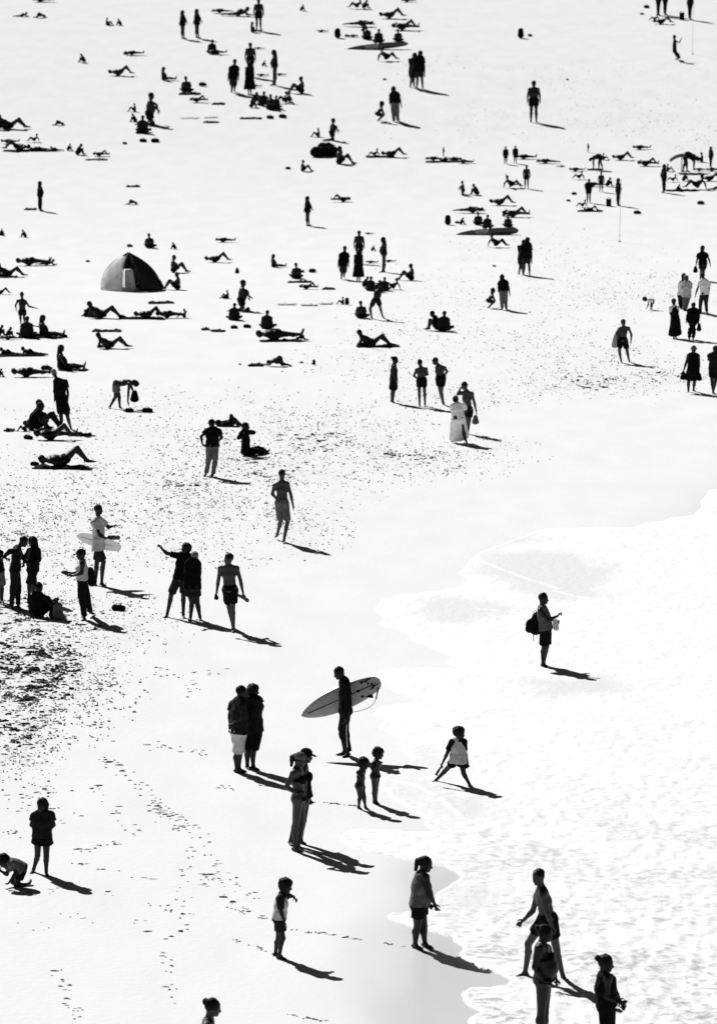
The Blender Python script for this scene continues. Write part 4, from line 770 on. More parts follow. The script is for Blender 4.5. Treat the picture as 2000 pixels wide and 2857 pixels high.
def put(key, u, v, size, label, flip=0, group=None, rot=0.0):
    a = ARCH[key]; P = hit(u, v); s = ppm(P)
    if a['mode'] == 'w': size *= 1.07
    f = size / s / (a['w'] if a['mode'] == 'w' else a['h'])
    if not a['used']: r = a['root']; a['used'] = True
    else:
        r = a['root'].copy(); COL.objects.link(r)
        for ch in a['root'].children:
            d = ch.copy(); COL.objects.link(d); d.parent = r
    ang = (math.pi if flip else 0.0) + rot + random.uniform(-.10, .10)
    r.scale = (f, f, f); r.rotation_euler = (0, 0, ang)
    off = a['cx'] * f * (-1 if flip else 1)
    zl = a['z0'] * f if key[:3] in ('lie', 'pro', 'rec', 'sit') else 0
    r.location = (P.x - off, P.y, float(ground_z(P.x, P.y)) - zl - 0.005)
    r['label'] = label; r['category'] = 'person'; PEOPLE.append(r)
    if group: r['group'] = group
    return r
# u centre, v ground, size in photo pixels (height for upright and sitting ones, length for lying ones)
L_ = [
 # far slope, top left
 ('lie_flat',122,6,60,'sunbather lying flat at the very top edge, left of centre left',0), ('prone_elbow',60,47,46,'sunbather propped on elbows at the top left corner',1), ('prone_hump',112,50,40,'sunbather with rounded back beside the propped one at the top left corner',1),
 ('sit_knees',308,71,22,'left one of two small seated bathers near the top left',0), ('sit_hunch',332,71,20,'hunched right one of two small seated bathers near the top left',1), ('sit_hunch',229,174,25,'lone hunched sitter in the upper left, with pale towel',1),
 ('lie_knees',340,211,72,'sunbather lying with a raised knee in the upper left',0), ('lie_flat',376,154,52,'small sunbather lying beside a bag in the upper left',0), ('sit_long',472,224,38,'long haired sitter with legs stretched out, alone in the upper left',0),
 ('sit_knees',367,311,24,'sitter behind the kneeling man of the upper left cluster',1), ('kneel',412,348,92,'kneeling shirtless man at the heart of the upper left cluster',0), ('sit_back',398,371,50,'person sitting in front of the kneeling man, upper left cluster',0),
 ('recline',40,360,92,'reclining man leaning back on one arm at the left edge, upper beach',0), ('sit_hunch',4,362,34,'hunched sitter half cut off by the left edge, upper beach',0), ('prone_hump',164,350,38,'bather bent forward on a towel, upper left beach',1), ('sit_lean',92,396,24,'small sitter leaning back above the row of sunbathers at left',1),
 ('lie_knees',45,421,78,'first sunbather in the row at the left edge, knees raised',1), ('prone_flat',112,421,60,'second sunbather of the row near the left edge, lying flat',0), ('prone_elbow',158,421,44,'third sunbather of the row near the left edge, head raised',0), ('sit_hunch',226,432,32,'hunched sitter right of the row of left sunbathers',0), ('lie_knee',284,436,46,'sunbather lying beside a spread towel, left upper beach',0),
 ('stand_slim',114,588,84,'slim dark figure standing alone on the left upper beach',0), ('prone_hump',368,571,38,'lone bather bent over on the empty left sand',1),
 # top centre left
 ('stand_flare',512,108,80,'long haired woman standing at the top, carrying something dark',0), ('stand_flare',552,106,82,'second long haired woman standing at the top, right of the first',0), ('prone_elbow',662,45,88,'sunbather with raised head lying near the top, centre left',1), ('stand_back',722,86,90,'shirtless man standing at the top edge beside a seated bather',0), ('sit_long',716,90,30,'bather sitting with stretched legs below the standing man at the top',0),
 ('sit_back',592,150,40,'person sitting with arms at the sides, top centre left',0), ('lie_flat',606,152,54,'sunbather lying beside the person sitting at top centre left',0), ('prone_flat',724,137,30,'small sunbather lying behind the man with the long skirted woman',0),
 ('stand_back',699,214,96,'shirtless man standing behind the long skirted woman, upper crowd',0), ('stand_long',697,262,92,'woman in long black skirt seen from behind, upper crowd',0), ('stand_swim',764,238,100,'slender woman in black swimsuit standing, upper crowd',1), ('sit_knees',822,260,48,'sitter facing left at the right end of the upper crowd',1),
 ('sit_back',736,296,42,'sitter with back turned at the left of the upper seated ring',0), ('sit_bare',757,306,44,'bare backed sitter at the front of the upper seated ring',0), ('sit_lean',790,288,34,'sitter leaning back at the right of the upper seated ring',1), ('sit_hunch',715,290,34,'small hunched sitter in the upper seated ring',0),
 ('sit_bare',521,258,46,'bare backed sitter on a dark towel, upper crowd left',0), ('lie_knee',556,285,50,'sunbather lying with an arm up, upper crowd left',0), ('lie_flat',733,213,32,'small lying sunbather between the standing pair and the slender woman, upper crowd',0), ('lie_flat',784,211,30,'small lying sunbather right of the slender woman, upper crowd',0), ('sit_hunch',738,184,16,'tiny sitter far behind the upper crowd',0), ('lie_flat',716,243,30,'small lying sunbather at the feet of the upper crowd',0),
 ('sit_knees',878,382,26,'sitter left of the kneeling man at upper centre',1), ('kneel',922,392,64,'kneeling shirtless man behind the dark heap at upper centre',0), ('sit_knees',967,458,52,'person with long bent legs right of the dark heap at upper centre',0), ('sit_knees',858,478,33,'lone sitter with a bag, left of centre upper beach',0), ('stand_flare',860,630,84,'long haired woman standing alone at centre left, skirt flared',0), ('lie_knee',950,563,54,'lone sunbather lying on the open centre sand',1),
 # top centre
 ('sit_lean',990,24,30,'left one of two sitters at the very top centre',1), ('sit_hunch',1022,24,26,'right one of two sitters at the very top centre',0), ('lie_flat',1140,6,40,'sunbather lying at the top edge, centre',0), ('lie_knees',1096,51,74,'sunbather lying with knees up, upper right of the top rescue board',0), ('lie_knee',1132,84,76,'sunbather with raised leg just above the top rescue board',0), ('prone_flat',1002,74,86,'sunbather lying stretched out left above the top rescue board',1),
 ('sit_bare',1024,110,38,'first of three sitters behind the upper rescue board',0), ('sit_back',1056,120,40,'second of three sitters behind the upper rescue board',0), ('sit_bare',1111,116,36,'third of three sitters behind the upper rescue board',0), ('sit_lean',1085,170,40,'sitter in front of the upper rescue board',0), ('stand_back',1488,342,118,'lone man standing in shorts on the bare upper right sand',0),
 # top right
 ('stand_slim',1836,43,84,'left one of two people whose legs show at the top right edge',0), ('stand_slim',1855,42,84,'right one of two people whose legs show at the top right edge',0), ('stand_slim',1924,55,84,'person beside the top right net pole, head out of frame',0), ('lie_knees',1850,67,56,'sunbather lying near the top right pole',0), ('sit_lean',1822,58,20,'small sitter near the top right pole',1),
 # middle band, centre to right
 ('sit_lean',1040,437,24,'sitter at the left end of the group lying at centre right',1), ('lie_knees',1100,438,70,'sunbather with knees up in the group at centre right',0), ('prone_flat',1215,448,58,'first of three sunbathers lying in a row at centre right',0), ('prone_flat',1262,449,56,'second of three sunbathers lying in a row at centre right',1), ('lie_flat',1298,456,46,'third of three sunbathers lying in a row at centre right',0), ('stand_slim',1237,436,26,'tiny figure standing behind the row of three sunbathers',0),
 ('stand_kid',1410,458,50,'left one of two small children in black, centre right',0), ('stand_kid',1437,456,50,'right one of two small children in black, centre right',0), ('lie_flat',1468,444,56,'sunbather lying right of the two small children in black',0), ('prone_flat',1528,456,66,'dark sunbather lying farther right of the two small children in black',0), ('prone_flat',1563,466,26,'small lying figure below the dark sunbather',1), ('stand_back',1468,526,66,'small person standing behind the low chair',0), ('sit_lean',1432,524,36,'person reclining in the low beach chair',0),
 ('kneel',1294,545,42,'person leaning forward beside the curled sitter, centre right',1), ('sit_hunch',1322,544,32,'curled sitter beside the leaning person, centre right',1), ('lie_knees',1402,572,72,'sunbather with knees up, above the lower rescue board group',0), ('lie_knee',1440,606,76,'sunbather with raised leg just above the lower rescue board',0), ('prone_flat',1308,594,88,'sunbather lying stretched out above left of the lower rescue board',1),
 ('sit_bare',1334,628,38,'first of three sitters behind the lower rescue board',0), ('sit_back',1359,638,40,'second of three sitters behind the lower rescue board',0), ('sit_bare',1417,634,36,'third of three sitters behind the lower rescue board',0), ('sit_lean',1391,690,40,'sitter in front of the lower rescue board',0),
 ('lie_knees',1738,446,60,'sunbather with raised knees left of the shade, far right',0), ('lie_knee',1808,463,60,'second sunbather left of the shade, far right',0), ('lie_flat',1790,417,50,'sunbather lying farther up, far right',0), ('bendover',1925,480,58,'person bending over beside the low winged shade, far right',0), ('stand_slim',1982,468,60,'slim figure standing at the right edge by the shade',0), ('stand_slim',1850,537,80,'slim dark figure standing in front of the shade, far right',1),
 ('sit_lean',1872,507,22,'sitter above the reclining group at far right',1), ('sit_lean',1935,528,44,'sunbather reclining among the group at far right',1), ('lie_knees',1985,505,60,'sunbather lying at the right edge behind the reclining one',0), ('sit_hunch',1893,533,20,'small hunched sitter at far right',0), ('lie_flat',1954,477,36,'small sunbather lying under the winged shade',0),
 ('stand_front',1641,566,68,'person standing at the net, left of the pole',0), ('bendover',1662,474,46,'person bending over behind the net',1), ('stand_slim',1724,574,78,'person standing right beside the net pole',0), ('lie_knees',1650,590,44,'sunbather lying in front of the net players',0), ('sit_lean',1620,578,22,'small sitter in front of the net players',1), ('stand_back',1676,535,56,'second person behind the net',0),
 # lower crowd, centre
 ('lie_flat',630,676,54,'small sunbather lying alone at centre left',0), ('lie_knees',610,732,74,'sunbather with a raised knee right of the tent',0), ('sit_long',778,746,38,'long haired sitter with stretched legs, centre',0), ('sit_knees',505,760,50,'big sitter with knees up right behind the tent',0), ('sit_bare',828,778,46,'bare backed sitter on a dark towel, lower crowd left',0), ('lie_knee',862,807,52,'sunbather lying with an arm up, lower crowd left',0),
 ('sit_knees',625,833,25,'sitter behind the kneeling man right of the tent',1), ('kneel',668,868,90,'kneeling shirtless man right of the tent',0), ('sit_back',654,894,50,'person sitting in front of the kneeling man right of the tent',0), ('sit_back',745,918,54,'person in grey shirt sitting with back turned, centre left',0), ('lie_flat',782,950,128,'long sunbather lying flat below the grey shirted sitter',0), ('prone_hump',842,949,40,'small bent bather at the feet of the long flat sunbather',0),
 ('stand_back',1002,736,94,'shirtless man standing behind the long skirted woman, lower crowd',0), ('stand_long',1000,785,92,'woman in long black skirt seen from behind, lower crowd',0), ('stand_swim',1068,760,100,'slender woman in black swimsuit standing, lower crowd',1), ('sit_knees',1128,782,48,'sitter facing left at the right end of the lower crowd',1), ('sit_back',1034,812,42,'sitter with back turned at the left of the lower seated ring',0), ('sit_lean',1090,808,34,'sitter leaning back at the right of the lower seated ring',1), ('sit_hunch',1058,816,36,'hunched sitter in the lower seated ring',0),
 ('lie_flat',1038,735,34,'small lying sunbather right of the standing pair, lower crowd',0), ('lie_flat',1088,732,32,'small lying sunbather right of the slender woman, lower crowd',0), ('sit_hunch',1042,700,16,'tiny sitter behind the lower crowd',0), ('lie_flat',1030,654,24,'tiny lying figure above the lower crowd',0), ('sit_bare',1008,888,50,'sitter beside the lunging person',0), ('sit_knees',948,849,22,'small sitter right of the row of towels, centre',1),
 ('sit_hunch',1208,922,56,'left one of the couple sitting on the open sand',1), ('sit_back',1238,924,58,'right one of the couple sitting on the open sand, broad back',0), ('recline',1050,967,104,'person reclining among bags at centre',0), ('prone_hump',775,1022,76,'bather on all fours like a crouching dog at centre left',0),
 # left middle
 ('sit_back',6,657,20,'small dark sitter at the left edge, middle height',0), ('sit_hunch',66,662,22,'small hunched sitter near the left edge, middle height',1), ('sit_bare',418,692,42,'person with knees apart sitting behind the tent',0), ('sit_hunch',484,695,20,'small hunched sitter right behind the tent',1), ('recline',36,772,84,'reclining person at the left edge, middle height',0), ('lie_flat',95,741,94,'sunbather lying behind the reclining person at the left edge',0), ('sit_knees',476,808,50,'person sitting against the right side of the tent',1),
 ('lie_knees',8,821,50,'sunbather whose bent legs reach in from the left edge',0), ('sit_back',76,943,62,'person wrapped in a pale towel sitting at left',0), ('sit_long',146,941,64,'person sitting sideways among bags at left',0), ('sit_hunch',6,937,32,'sitter cut off by the left edge beside the picnic',0),
 ('recline',298,888,104,'man propped on one elbow below the tent, knees bent',0), ('prone_elbow',262,884,70,'sunbather lying behind the propped man below the tent',0), ('lie_knees',420,889,88,'sunbather with one knee up, below the tent',0), ('lie_flat',478,887,82,'sunbather lying flat at the right end of the row below the tent',0), ('recline',320,972,98,'woman reclining alone with long raised legs, left',0),
 ('prone_elbow',30,992,78,'sunbather lying at the left edge above the seated woman',0), ('prone_elbow',92,992,84,'sunbather with raised head beside the one at the left edge',0), ('sit_long',200,1032,72,'woman sitting upright with long legs stretched right',0), ('lie_flat',90,1052,108,'dark sunbather lying flat in a strip at the left edge',0), ('sit_hunch',4,1051,24,'sitter at the left edge beside the flat dark sunbather',0),
 ('sit_hunch',112,1200,80,'left one of the couple sitting at the feet of the tall man',0), ('sit_knees',142,1196,84,'right one of the couple sitting at the feet of the tall man',0), ('lie_knee',158,1228,120,'sunbather lying in front of the seated couple',0), ('lie_knees',188,1304,152,'sunbather lying alone with crossed raised legs, left',0),
 ('sit_hunch',1018,88,22,'hunched sitter between the stretched sunbather and the upper rescue board',0), ('prone_flat',980,104,40,'small flat sunbather beside the black backpack, upper group',1), ('sit_hunch',845,30,18,'tiny hunched sitter at the top, right of the seated bather',0), ('lie_flat',900,90,30,'tiny lying bather left of the upper rescue board group',0),
 ('sit_knees',1945,452,28,'sitter with knees up behind the winged shade',1), ('sit_hunch',1912,505,24,'hunched sitter right behind the reclining group, far right',0), ('lie_flat',1990,478,40,'sunbather cut by the right edge above the reclining group',0), ('prone_elbow',1990,530,44,'sunbather propped on elbows at the right edge, far right group',1), ('sit_knees',1870,478,22,'sitter with knees up left of the winged shade',0),
 ('sit_hunch',1700,520,26,'hunched sitter behind the net',0), ('prone_flat',1660,520,60,'flat sunbather behind the net players',0), ('sit_lean',1610,500,24,'sitter leaning back left of the net',1), ('stand_slim',1640,425,26,'tiny figure standing far behind the net',0), ('sit_knees',1690,446,20,'tiny sitter far behind the net',0), ('lie_flat',1610,478,44,'sunbather lying farther left of the net',0),
 ('sit_back',770,304,38,'second back turned sitter in the upper seated ring',0), ('sit_hunch',800,284,30,'hunched sitter at the right end of the upper seated ring',1), ('sit_hunch',708,300,26,'small sitter at the left end of the upper seated ring',0), ('sit_back',1072,812,40,'back turned sitter at the right of the lower seated ring',0), ('sit_hunch',1024,800,30,'small sitter at the left end of the lower seated ring',0),
 ('prone_hump',425,352,40,'bent bather right of the cluster around the kneeling man, upper left',0), ('sit_hunch',372,340,24,'hunched sitter left of the cluster around the kneeling man, upper left',1), ('prone_hump',690,872,40,'bent bather right of the kneeling man right of the tent',0), ('sit_hunch',400,806,40,'person sitting in front of the tent opening',0), ('sit_hunch',436,808,44,'person sitting at the right front corner of the tent',1),
 ('prone_elbow',130,740,60,'sunbather propped up right of the one behind the recliner',1), ('sit_hunch',30,941,30,'hunched sitter left of the picnic',0), ('prone_hump',120,940,44,'bent figure between the picnic sitters',0), ('prone_flat',30,948,60,'sunbather lying at the left edge by the picnic',0), ('sit_hunch',250,884,34,'hunched sitter left of the propped man below the tent',0), ('sit_knees',505,886,26,'small sitter at the right end of the row below the tent',1),
 ('lie_flat',1188,360,0,'',0), ('prone_hump',1240,452,36,'bent bather among the row of three sunbathers',0), ('sit_hunch',1410,604,20,'tiny sitter between the sunbathers above the lower rescue board',0), ('sit_hunch',1290,626,20,'tiny sitter left of the lower three sitters',0), ('prone_flat',560,20,0,'',0), ('sit_knees',60,1204,30,'small sitter left of the couple at the tall man',1),
 ('prone_flat',620,36,60,'flat sunbather left of the propped one near the top',0), ('sit_hunch',672,30,0,'',0), ('lie_flat',30,400,50,'sunbather lying behind the row at the left edge',0), ('sit_hunch',196,420,20,'tiny hunched sitter left of the hunched one, left upper beach',0),
]
for a, u, v, sz, lab, fl in L_:
    if sz: put(a, u, v, sz, lab, fl)
for k, a in ARCH.items():
    if not a['used']:
        for c in list(a['root'].children): bpy.data.objects.remove(c)
        bpy.data.objects.remove(a['root'])
# ------------------------------------------------------------------ things carried, worn and lying about
def at(key, u, v, depth=0.0):
    """world point seen at pixel (u, v) at the given depth behind a traced person"""
    root, R, (Fv, Lv, dep, s, P0) = FIG[key]
    d = ray(u, v); y = P0.y + depth; t = y / d[1]
    return V(d[0] * t, y, CAMH + d[2] * t)
def tube(name, pts, r, m, parent, seg=6, cyc=False):
    vs, fs = [], []; n = len(pts)
    for i, p in enumerate(pts):
        a = pts[max(i - 1, 0)]; b = pts[min(i + 1, n - 1)]; d = (b - a).normalized(); u = d.cross(V(0, 1, 0.01)).normalized(); w = d.cross(u)
        for k in range(seg):
            t = 2 * math.pi * k / seg; vs.append(p + u * r * math.cos(t) + w * r * math.sin(t))
    for i in range(n - 1):
        for k in range(seg): fs.append((i * seg + k, i * seg + (k + 1) % seg, (i + 1) * seg + (k + 1) % seg, (i + 1) * seg + k))
    fs.append(tuple(range(seg))[::-1]); fs.append(tuple(range((n - 1) * seg, n * seg)))
    return link(name, py_mesh(name, vs, fs, True), m, parent)
def board_mesh(name, L, W, T, nose=0.5, tail=0.8, rocker=0.06, x0=0.0, x1=1.0, n=28, grow=0.0):
    """board along +x, width along z, thickness along y (deck +y)"""
    vs, fs = [], []; seg = 12; ts = [x0 + (x1 - x0) * i / n for i in range(n + 1)]
    for t in ts:
        c = min(max(t, 0.0), 1.0)
        w = W / 2 * (math.sin(math.pi * min(c, .5) * 1.0) ** nose if c < .5 else max(1 - ((c - .5) * 2) ** 2.6 * tail, 0.02)) + grow
        if c > 0.985: w *= 0.5
        w = max(w, 0.006); th = T / 2 * (0.35 + 0.65 * math.sin(math.pi * min(max(c, .04), .96))) + grow
        ry = rocker * (abs(c - .45) / .55) ** 2.2
        for k in range(seg):
            a = 2 * math.pi * k / seg; vs.append(V((t - .5) * L, math.sin(a) * th + ry, math.copysign(abs(math.cos(a)) ** .7, math.cos(a)) * w))
    for i in range(n):
        for k in range(seg): fs.append((i * seg + k, i * seg + (k + 1) % seg, (i + 1) * seg + (k + 1) % seg, (i + 1) * seg + k))
    fs.append(tuple(range(seg))); fs.append(tuple(range(n * seg, (n + 1) * seg))[::-1])
    return py_mesh(name, vs, fs, True)
def between(root, a, b, face=V(0, 1, 0)):
    """orient root so that local x runs a->b and local y looks along face"""
    x = (b - a).normalized(); y = (face - x * face.dot(x)).normalized(); z = x.cross(y)
    from mathutils import Matrix
    m = Matrix((x, y, z)).transposed(); root.rotation_euler = m.to_euler(); root.location = (a + b) / 2
# surfboard under the surfer's arm: bottom side with its fins towards the camera
a, b = at('surfer', 841, 1998, 0.22), at('surfer', 1061, 1901, 0.22)
Lb = (b - a).length
sb = empty('surfboard', (0, 0, 0)); tag(sb, 'pale surfboard with dark fins and leash under the arm of the man in wetsuit', 'surfboard')
between(sb, a, b)
link('board', board_mesh('board', Lb, 0.47, 0.06, nose=.62, tail=.55, rocker=.02), M['board'], sb)
link('stringer', py_mesh('stringer', *[[(x, -.0365 + .02 * (abs(x / Lb + .05) / .55) ** 2.2, z) for x in np.linspace(-Lb * .42, Lb * .40, 9) for z in (-.008, .008)], [(2 * i, 2 * i + 1, 2 * i + 3, 2 * i + 2) for i in range(8)]]), M['dark'], sb)
def fin(x, z, tilt):
    o = [V(0, 0, 0), V(.13, 0, 0), V(.145, -.05, 0), V(.13, -.10, 0), V(.07, -.055, 0)]
    vs = [p + V(x, -.03, z + e + tilt * -p.y) for e in (-.006, .006) for p in o]
    fs = [(4, 3, 2, 1, 0), (5, 6, 7, 8, 9)] + [(i, (i + 1) % 5, 5 + (i + 1) % 5, 5 + i) for i in range(5)]
    return link('fin', py_mesh('fin', vs, fs), M['fin'], sb)
fin(Lb * .27, -.155, -.6); fin(Lb * .33, .125, .5); fin(Lb * .39, -.02, 0)
for x, z, r in ((.24, -.13, .030), (.30, .13, .034), (.345, .12, .03), (.36, .06, .022), (.395, .03, .022), (.22, .0, .034), (.39, -.05, .03), (.36, -.06, .02), (.41, -.02, .03)):
    G = Body(0.0); G.ell((x * Lb, -.028, z), (r, .012, r * .8), (0, -1, 0), (0, 0, 1)); link('fin_box' if r < .034 else 'logo_patch', G.mesh('fin_box', .006), M['dark'], sb)
inv = sb.rotation_euler.to_matrix().inverted()
P = [at('surfer', *q) for q in ((1055, 1920, .14), (1052, 1935, .1), (1049, 1950, .1), (1041, 1965, .08), (1030, 1974, .05), (1015, 1980, .02), (1000, 1984, 0), (985, 1987, 0), (970, 2000, -.05), (966, 2040, 0), (969, 2085, 0))]
tube('leash', [inv @ (p - sb.location) for p in P], .007, M['cord'], sb)
G = Body(0.0); p0 = inv @ (P[0] - sb.location); p2 = inv @ (P[2] - sb.location); G.cap(p0, p2, .02, .014); link('leash_cuff', G.mesh('leash_cuff', .008), M['fin'], sb)
# rescue boards
def rescue(u0, v0, u1, v1, label, roll=.55):
    g0, g1 = hit(u0, v0), hit(u1, v1 + 10); s = ppm(g0); L = (u1 - u0) / s; y = g0.y
    r = empty('rescue_board', (0, 0, 0)); tag(r, label, 'rescue board', 'long rescue boards')
    def P(u, v):
        d = ray(u, v); t = y / d[1]; return V(d[0] * t, y, CAMH + d[2] * t)
    between(r, P(u0, v0), P(u1, v1), V(0, .97, .22))
    link('nose_section', board_mesh('nose_section', L, .46, .16, .55, .5, .05, 0, .30, 10), M['boardd'], r)
    link('middle_section', board_mesh('middle_section', L, .45, .15, .55, .5, .05, .30, .52, 8), M['board'], r)
    link('tail_section', board_mesh('tail_section', L, .46, .16, .55, .5, .05, .52, 1, 12), M['boardd'], r)
    for x in (-.12, .22): tube('handle', [V(x * L - .12, .06, .1), V(x * L - .08, .12, .1), V(x * L + .08, .12, .1), V(x * L + .12, .06, .1)], .015, M['fin'], r)
rescue(967, 137, 1138, 122, 'upper dark rescue board with pale middle, resting before three sitters')
rescue(1272, 655, 1446, 644, 'lower dark rescue board with pale middle, resting before three sitters')
# tent
def tent():
    c = hit(368, 808); s = ppm(c); W = 168 / s / 2; H = 104 / s; D = .95
    r = empty('beach_tent', c); tag(r, 'dome beach tent with pale translucent left side and dark right side', 'tent')
    def pt(a, e):   # a: angle round the dome, e: 0 ground .. 1 top
        t = e * math.pi / 2; k = math.cos(t) ** 1.3
        return V(W * k * math.cos(a) - .10 * W * math.sin(t), D * k * math.sin(a), H * (.92 * math.sin(t) + .08 * e ** 5))
    def panel(name, a0, a1, e0, e1, m, off=0.0):
        n, q_ = 10, 12; vs = []
        for sgn in (0, .012):
            for i in range(n + 1):
                for j in range(q_ + 1):
                    p = pt(a0 + (a1 - a0) * i / n, e0 + (e1 - e0) * j / q_); sag = 1 - (.10 * math.sin(math.pi * i / n) * math.sin(math.pi * min(1, j / q_ * 1.1)) + off - sgn)
                    vs.append(V(p.x * sag, p.y * sag, p.z * sag))
        K = (n + 1) * (q_ + 1); I = lambda i, j, o: o * K + i * (q_ + 1) + j; fs = []
        for i in range(n):
            for j in range(q_): fs += [(I(i, j, 0), I(i, j + 1, 0), I(i + 1, j + 1, 0), I(i + 1, j, 0)), (I(i, j, 1), I(i + 1, j, 1), I(i + 1, j + 1, 1), I(i, j + 1, 1))]
        for i in range(n): fs.append((I(i, 0, 0), I(i + 1, 0, 0), I(i + 1, 0, 1), I(i, 0, 1)))
        for j in range(q_): fs += [(I(0, j, 0), I(0, j, 1), I(0, j + 1, 1), I(0, j + 1, 0)), (I(n, j, 0), I(n, j + 1, 0), I(n, j + 1, 1), I(n, j, 1))]
        return link(name, py_mesh(name, vs, fs, True), m, r)
    pi = math.pi
    panel('side_panel', pi * 1.0, pi * 1.42, 0, .80, M['tentp']); panel('roof_panel', pi * .96, pi * 1.42, .78, 1, M['tentd'])
    panel('side_panel', pi * 1.62, pi * 2.0, 0, 1, M['tentd']); panel('front_flap', pi * 1.44, pi * 1.56, .0, .45, M['pale'], .06); panel('front_flap', pi * 1.42, pi * 1.60, .44, 1, M['tentd'])
    panel('back_panel', pi * .5, pi * .98, 0, .8, M['tentp']); panel('back_panel', 0, pi * .5, 0, 1, M['tentd'])
    for a in (1.0, 1.43, 1.6, 2.0, .5): tube('tent_pole', [pt(pi * a, e) * 1.012 for e in np.linspace(0, 1, 12)], .014, M['fin'], r, 5)
    # floor inside
    vs = [V(W * .93 * math.cos(t), D * .93 * math.sin(t), z) for z in (0, .02) for t in np.linspace(0, 2 * pi, 17)[:-1]]
    fs = [tuple(range(16))[::-1], tuple(range(16, 32))] + [(i, (i + 1) % 16, 16 + (i + 1) % 16, 16 + i) for i in range(16)]
    link('ground_sheet', py_mesh('ground_sheet', vs, fs), M['tentd'], r)
tent()
# bags: one kind, modelled once
def bag_parts(root, m='black', kind=0):
    B = Body(.04)
    if kind == 0:      # holdall slumped on the sand
        B.cap((-.20, 0, .13), (.20, .02, .12), .13, .12); B.ell((.05, -.05, .17), (.17, .12, .12)); B.ell((-.16, .02, .19), (.10, .1, .1))
    elif kind == 1:    # carried tote
        B.cap((0, 0, -.10), (0, 0, -.36), .07, .115, (1, 0, 0), 1.5)
    else:              # backpack, upright
        B.cap((0, 0, .14), (0, 0, .42), .145, .12, (1, 0, 0), 1.2); B.ell((0, -.12, .18), (.13, .07, .12))
    link('bag_body', B.mesh('bag_body', .02), M[m], root)
    if kind == 0: tube('handle', [V(-.14, -.02, .24), V(-.08, -.04, .33), V(.08, -.04, .33), V(.14, -.02, .24)], .014, M[m], root)
    if kind == 1: tube('handle', [V(-.09, 0, -.12), V(-.05, 0, -.02), V(0, 0, 0), V(.05, 0, -.02), V(.09, 0, -.12)], .010, M[m], root)
    if kind == 2: tube('strap', [V(-.08, .13, .44), V(-.09, .21, .36), V(-.09, .2, .2), V(-.08, .12, .1)], .018, M[m], root)
BAGS = {}
def bag(P, width, label, kind=0, m='black', rot=0.0, cat='bag'):
    k = (kind, m)
    if k not in BAGS:
        r = empty('bag', (0, 0, 0)); bag_parts(r, m, kind); BAGS[k] = r; r0 = r
    else:
        src = BAGS[k]; r0 = src.copy(); COL.objects.link(r0)
        for ch in src.children: d = ch.copy(); COL.objects.link(d); d.parent = r0
    w0 = {0: .66, 1: .34, 2: .35}[kind]; f = width / w0
    r0.scale = (f, f, f); r0.location = P; r0.rotation_euler = (0, 0, rot); tag(r0, label, cat); return r0
def gbag(u, v, wpx, label, kind=0, m='black', rot=None):
    P = hit(u, v); return bag(P, wpx / ppm(P), label, kind, m, random.uniform(-.5, .5) if rot is None else rot)
for u, v, w, lab, *k in [
 (303,71,14,'dark bag at the left sitter of the top left pair'),(352,152,16,'bag at the head of the small sunbather in the upper left'),(566,240,24,'dark bag right of the sitter on the towel, upper crowd'),(804,472,16,'small bag left of the lone sitter, upper beach'),
 (942,106,18,'black bag left of the upper three sitters',2),(968,102,14,'small bag right of the black backpack, upper group'),(1249,627,18,'black bag left of the lower three sitters',2),(1275,623,14,'small bag right of the black backpack, lower group'),
 (1452,106,18,'black bag alone in the upper right sand',2),(1478,101,14,'small item right of the lone black bag, upper right'),(1073,223,11,'small dark bundle above the upper squatting pair'),(1378,744,11,'small dark bundle above the lower squatting pair'),(1582,223,9,'tiny dark bundle on the bare upper right sand'),
 (388,373,18,'dark bag left of the cluster around the kneeling man, upper left'),(400,396,22,'long dark bag below the upper left cluster'),(434,397,26,'second long dark bag below the upper left cluster'),(349,402,14,'small dark bag left of the two long bags'),(754,331,22,'dark bag below the upper seated ring'),(789,329,24,'second dark bag below the upper seated ring'),
 (363,689,18,'dark bag left of the person sitting behind the tent'),(246,731,13,'tiny dark bundle left of the tent'),(654,917,22,'dark bag below the sitter right of the tent'),(690,915,24,'second dark bag below the sitter right of the tent'),(843,760,15,'small bag right of the towel sitter, lower crowd'),(872,760,24,'bigger bag right of the towel sitter, lower crowd'),(968,850,13,'upright dark bag right of the row of towels',2),(628,833,16,'bag beside the sitter right of the tent'),
 (130,1032,30,'dark bag behind the woman with long stretched legs'),(78,1186,29,'dark bag left of the couple at the tall man'),(80,1226,30,'dark bag left of the sunbather in front of the seated couple'),(362,1150,28,'bag on the sand under the bending man'),(412,1151,32,'dark bundle right of the bending man'),(98,1299,26,'bag at the head of the sunbather lying alone at left'),
 (896,437,66,'large dark bag heap, left part, upper centre'),(926,436,62,'large dark bag heap, right part, upper centre'),(910,419,50,'bag on the top of the dark heap, upper centre'),(1803,22,18,'dark bag at the top right corner group'),(1790,41,12,'small dark bag left of the top right corner group'),(1601,543,16,'dark bag above left of the net players'),(1585,562,13,'small dark bag left of the net players'),(1777,597,22,'dark bag right of the net pole'),(1954,570,22,'dark bag at the far right'),
 (332,1704,42,'dark holdall lying right of the woman with the cap'),(1010,968,30,'first dark bag of the heap beside the reclining person'),(1032,969,28,'second dark bag of the heap beside the reclining person'),(110,942,28,'dark bag between the towel wrapped sitter and the sideways sitter'),(178,942,24,'dark bag right of the sideways sitter at left'),(342,889,22,'dark bag at the feet of the propped man below the tent'),(240,880,16,'bag at the head of the row below the tent'),
 (548,1019,0,''),(842,1013,11,'small dark ball right of the dog-like bather'),(876,1018,10,'small dark cone farther right of the dog-like bather',2),(1144,452,0,''),(670,1018,9,'tiny dark item left of the dog-like bather')]:
    if lab: gbag(u, v, w, lab, *k)
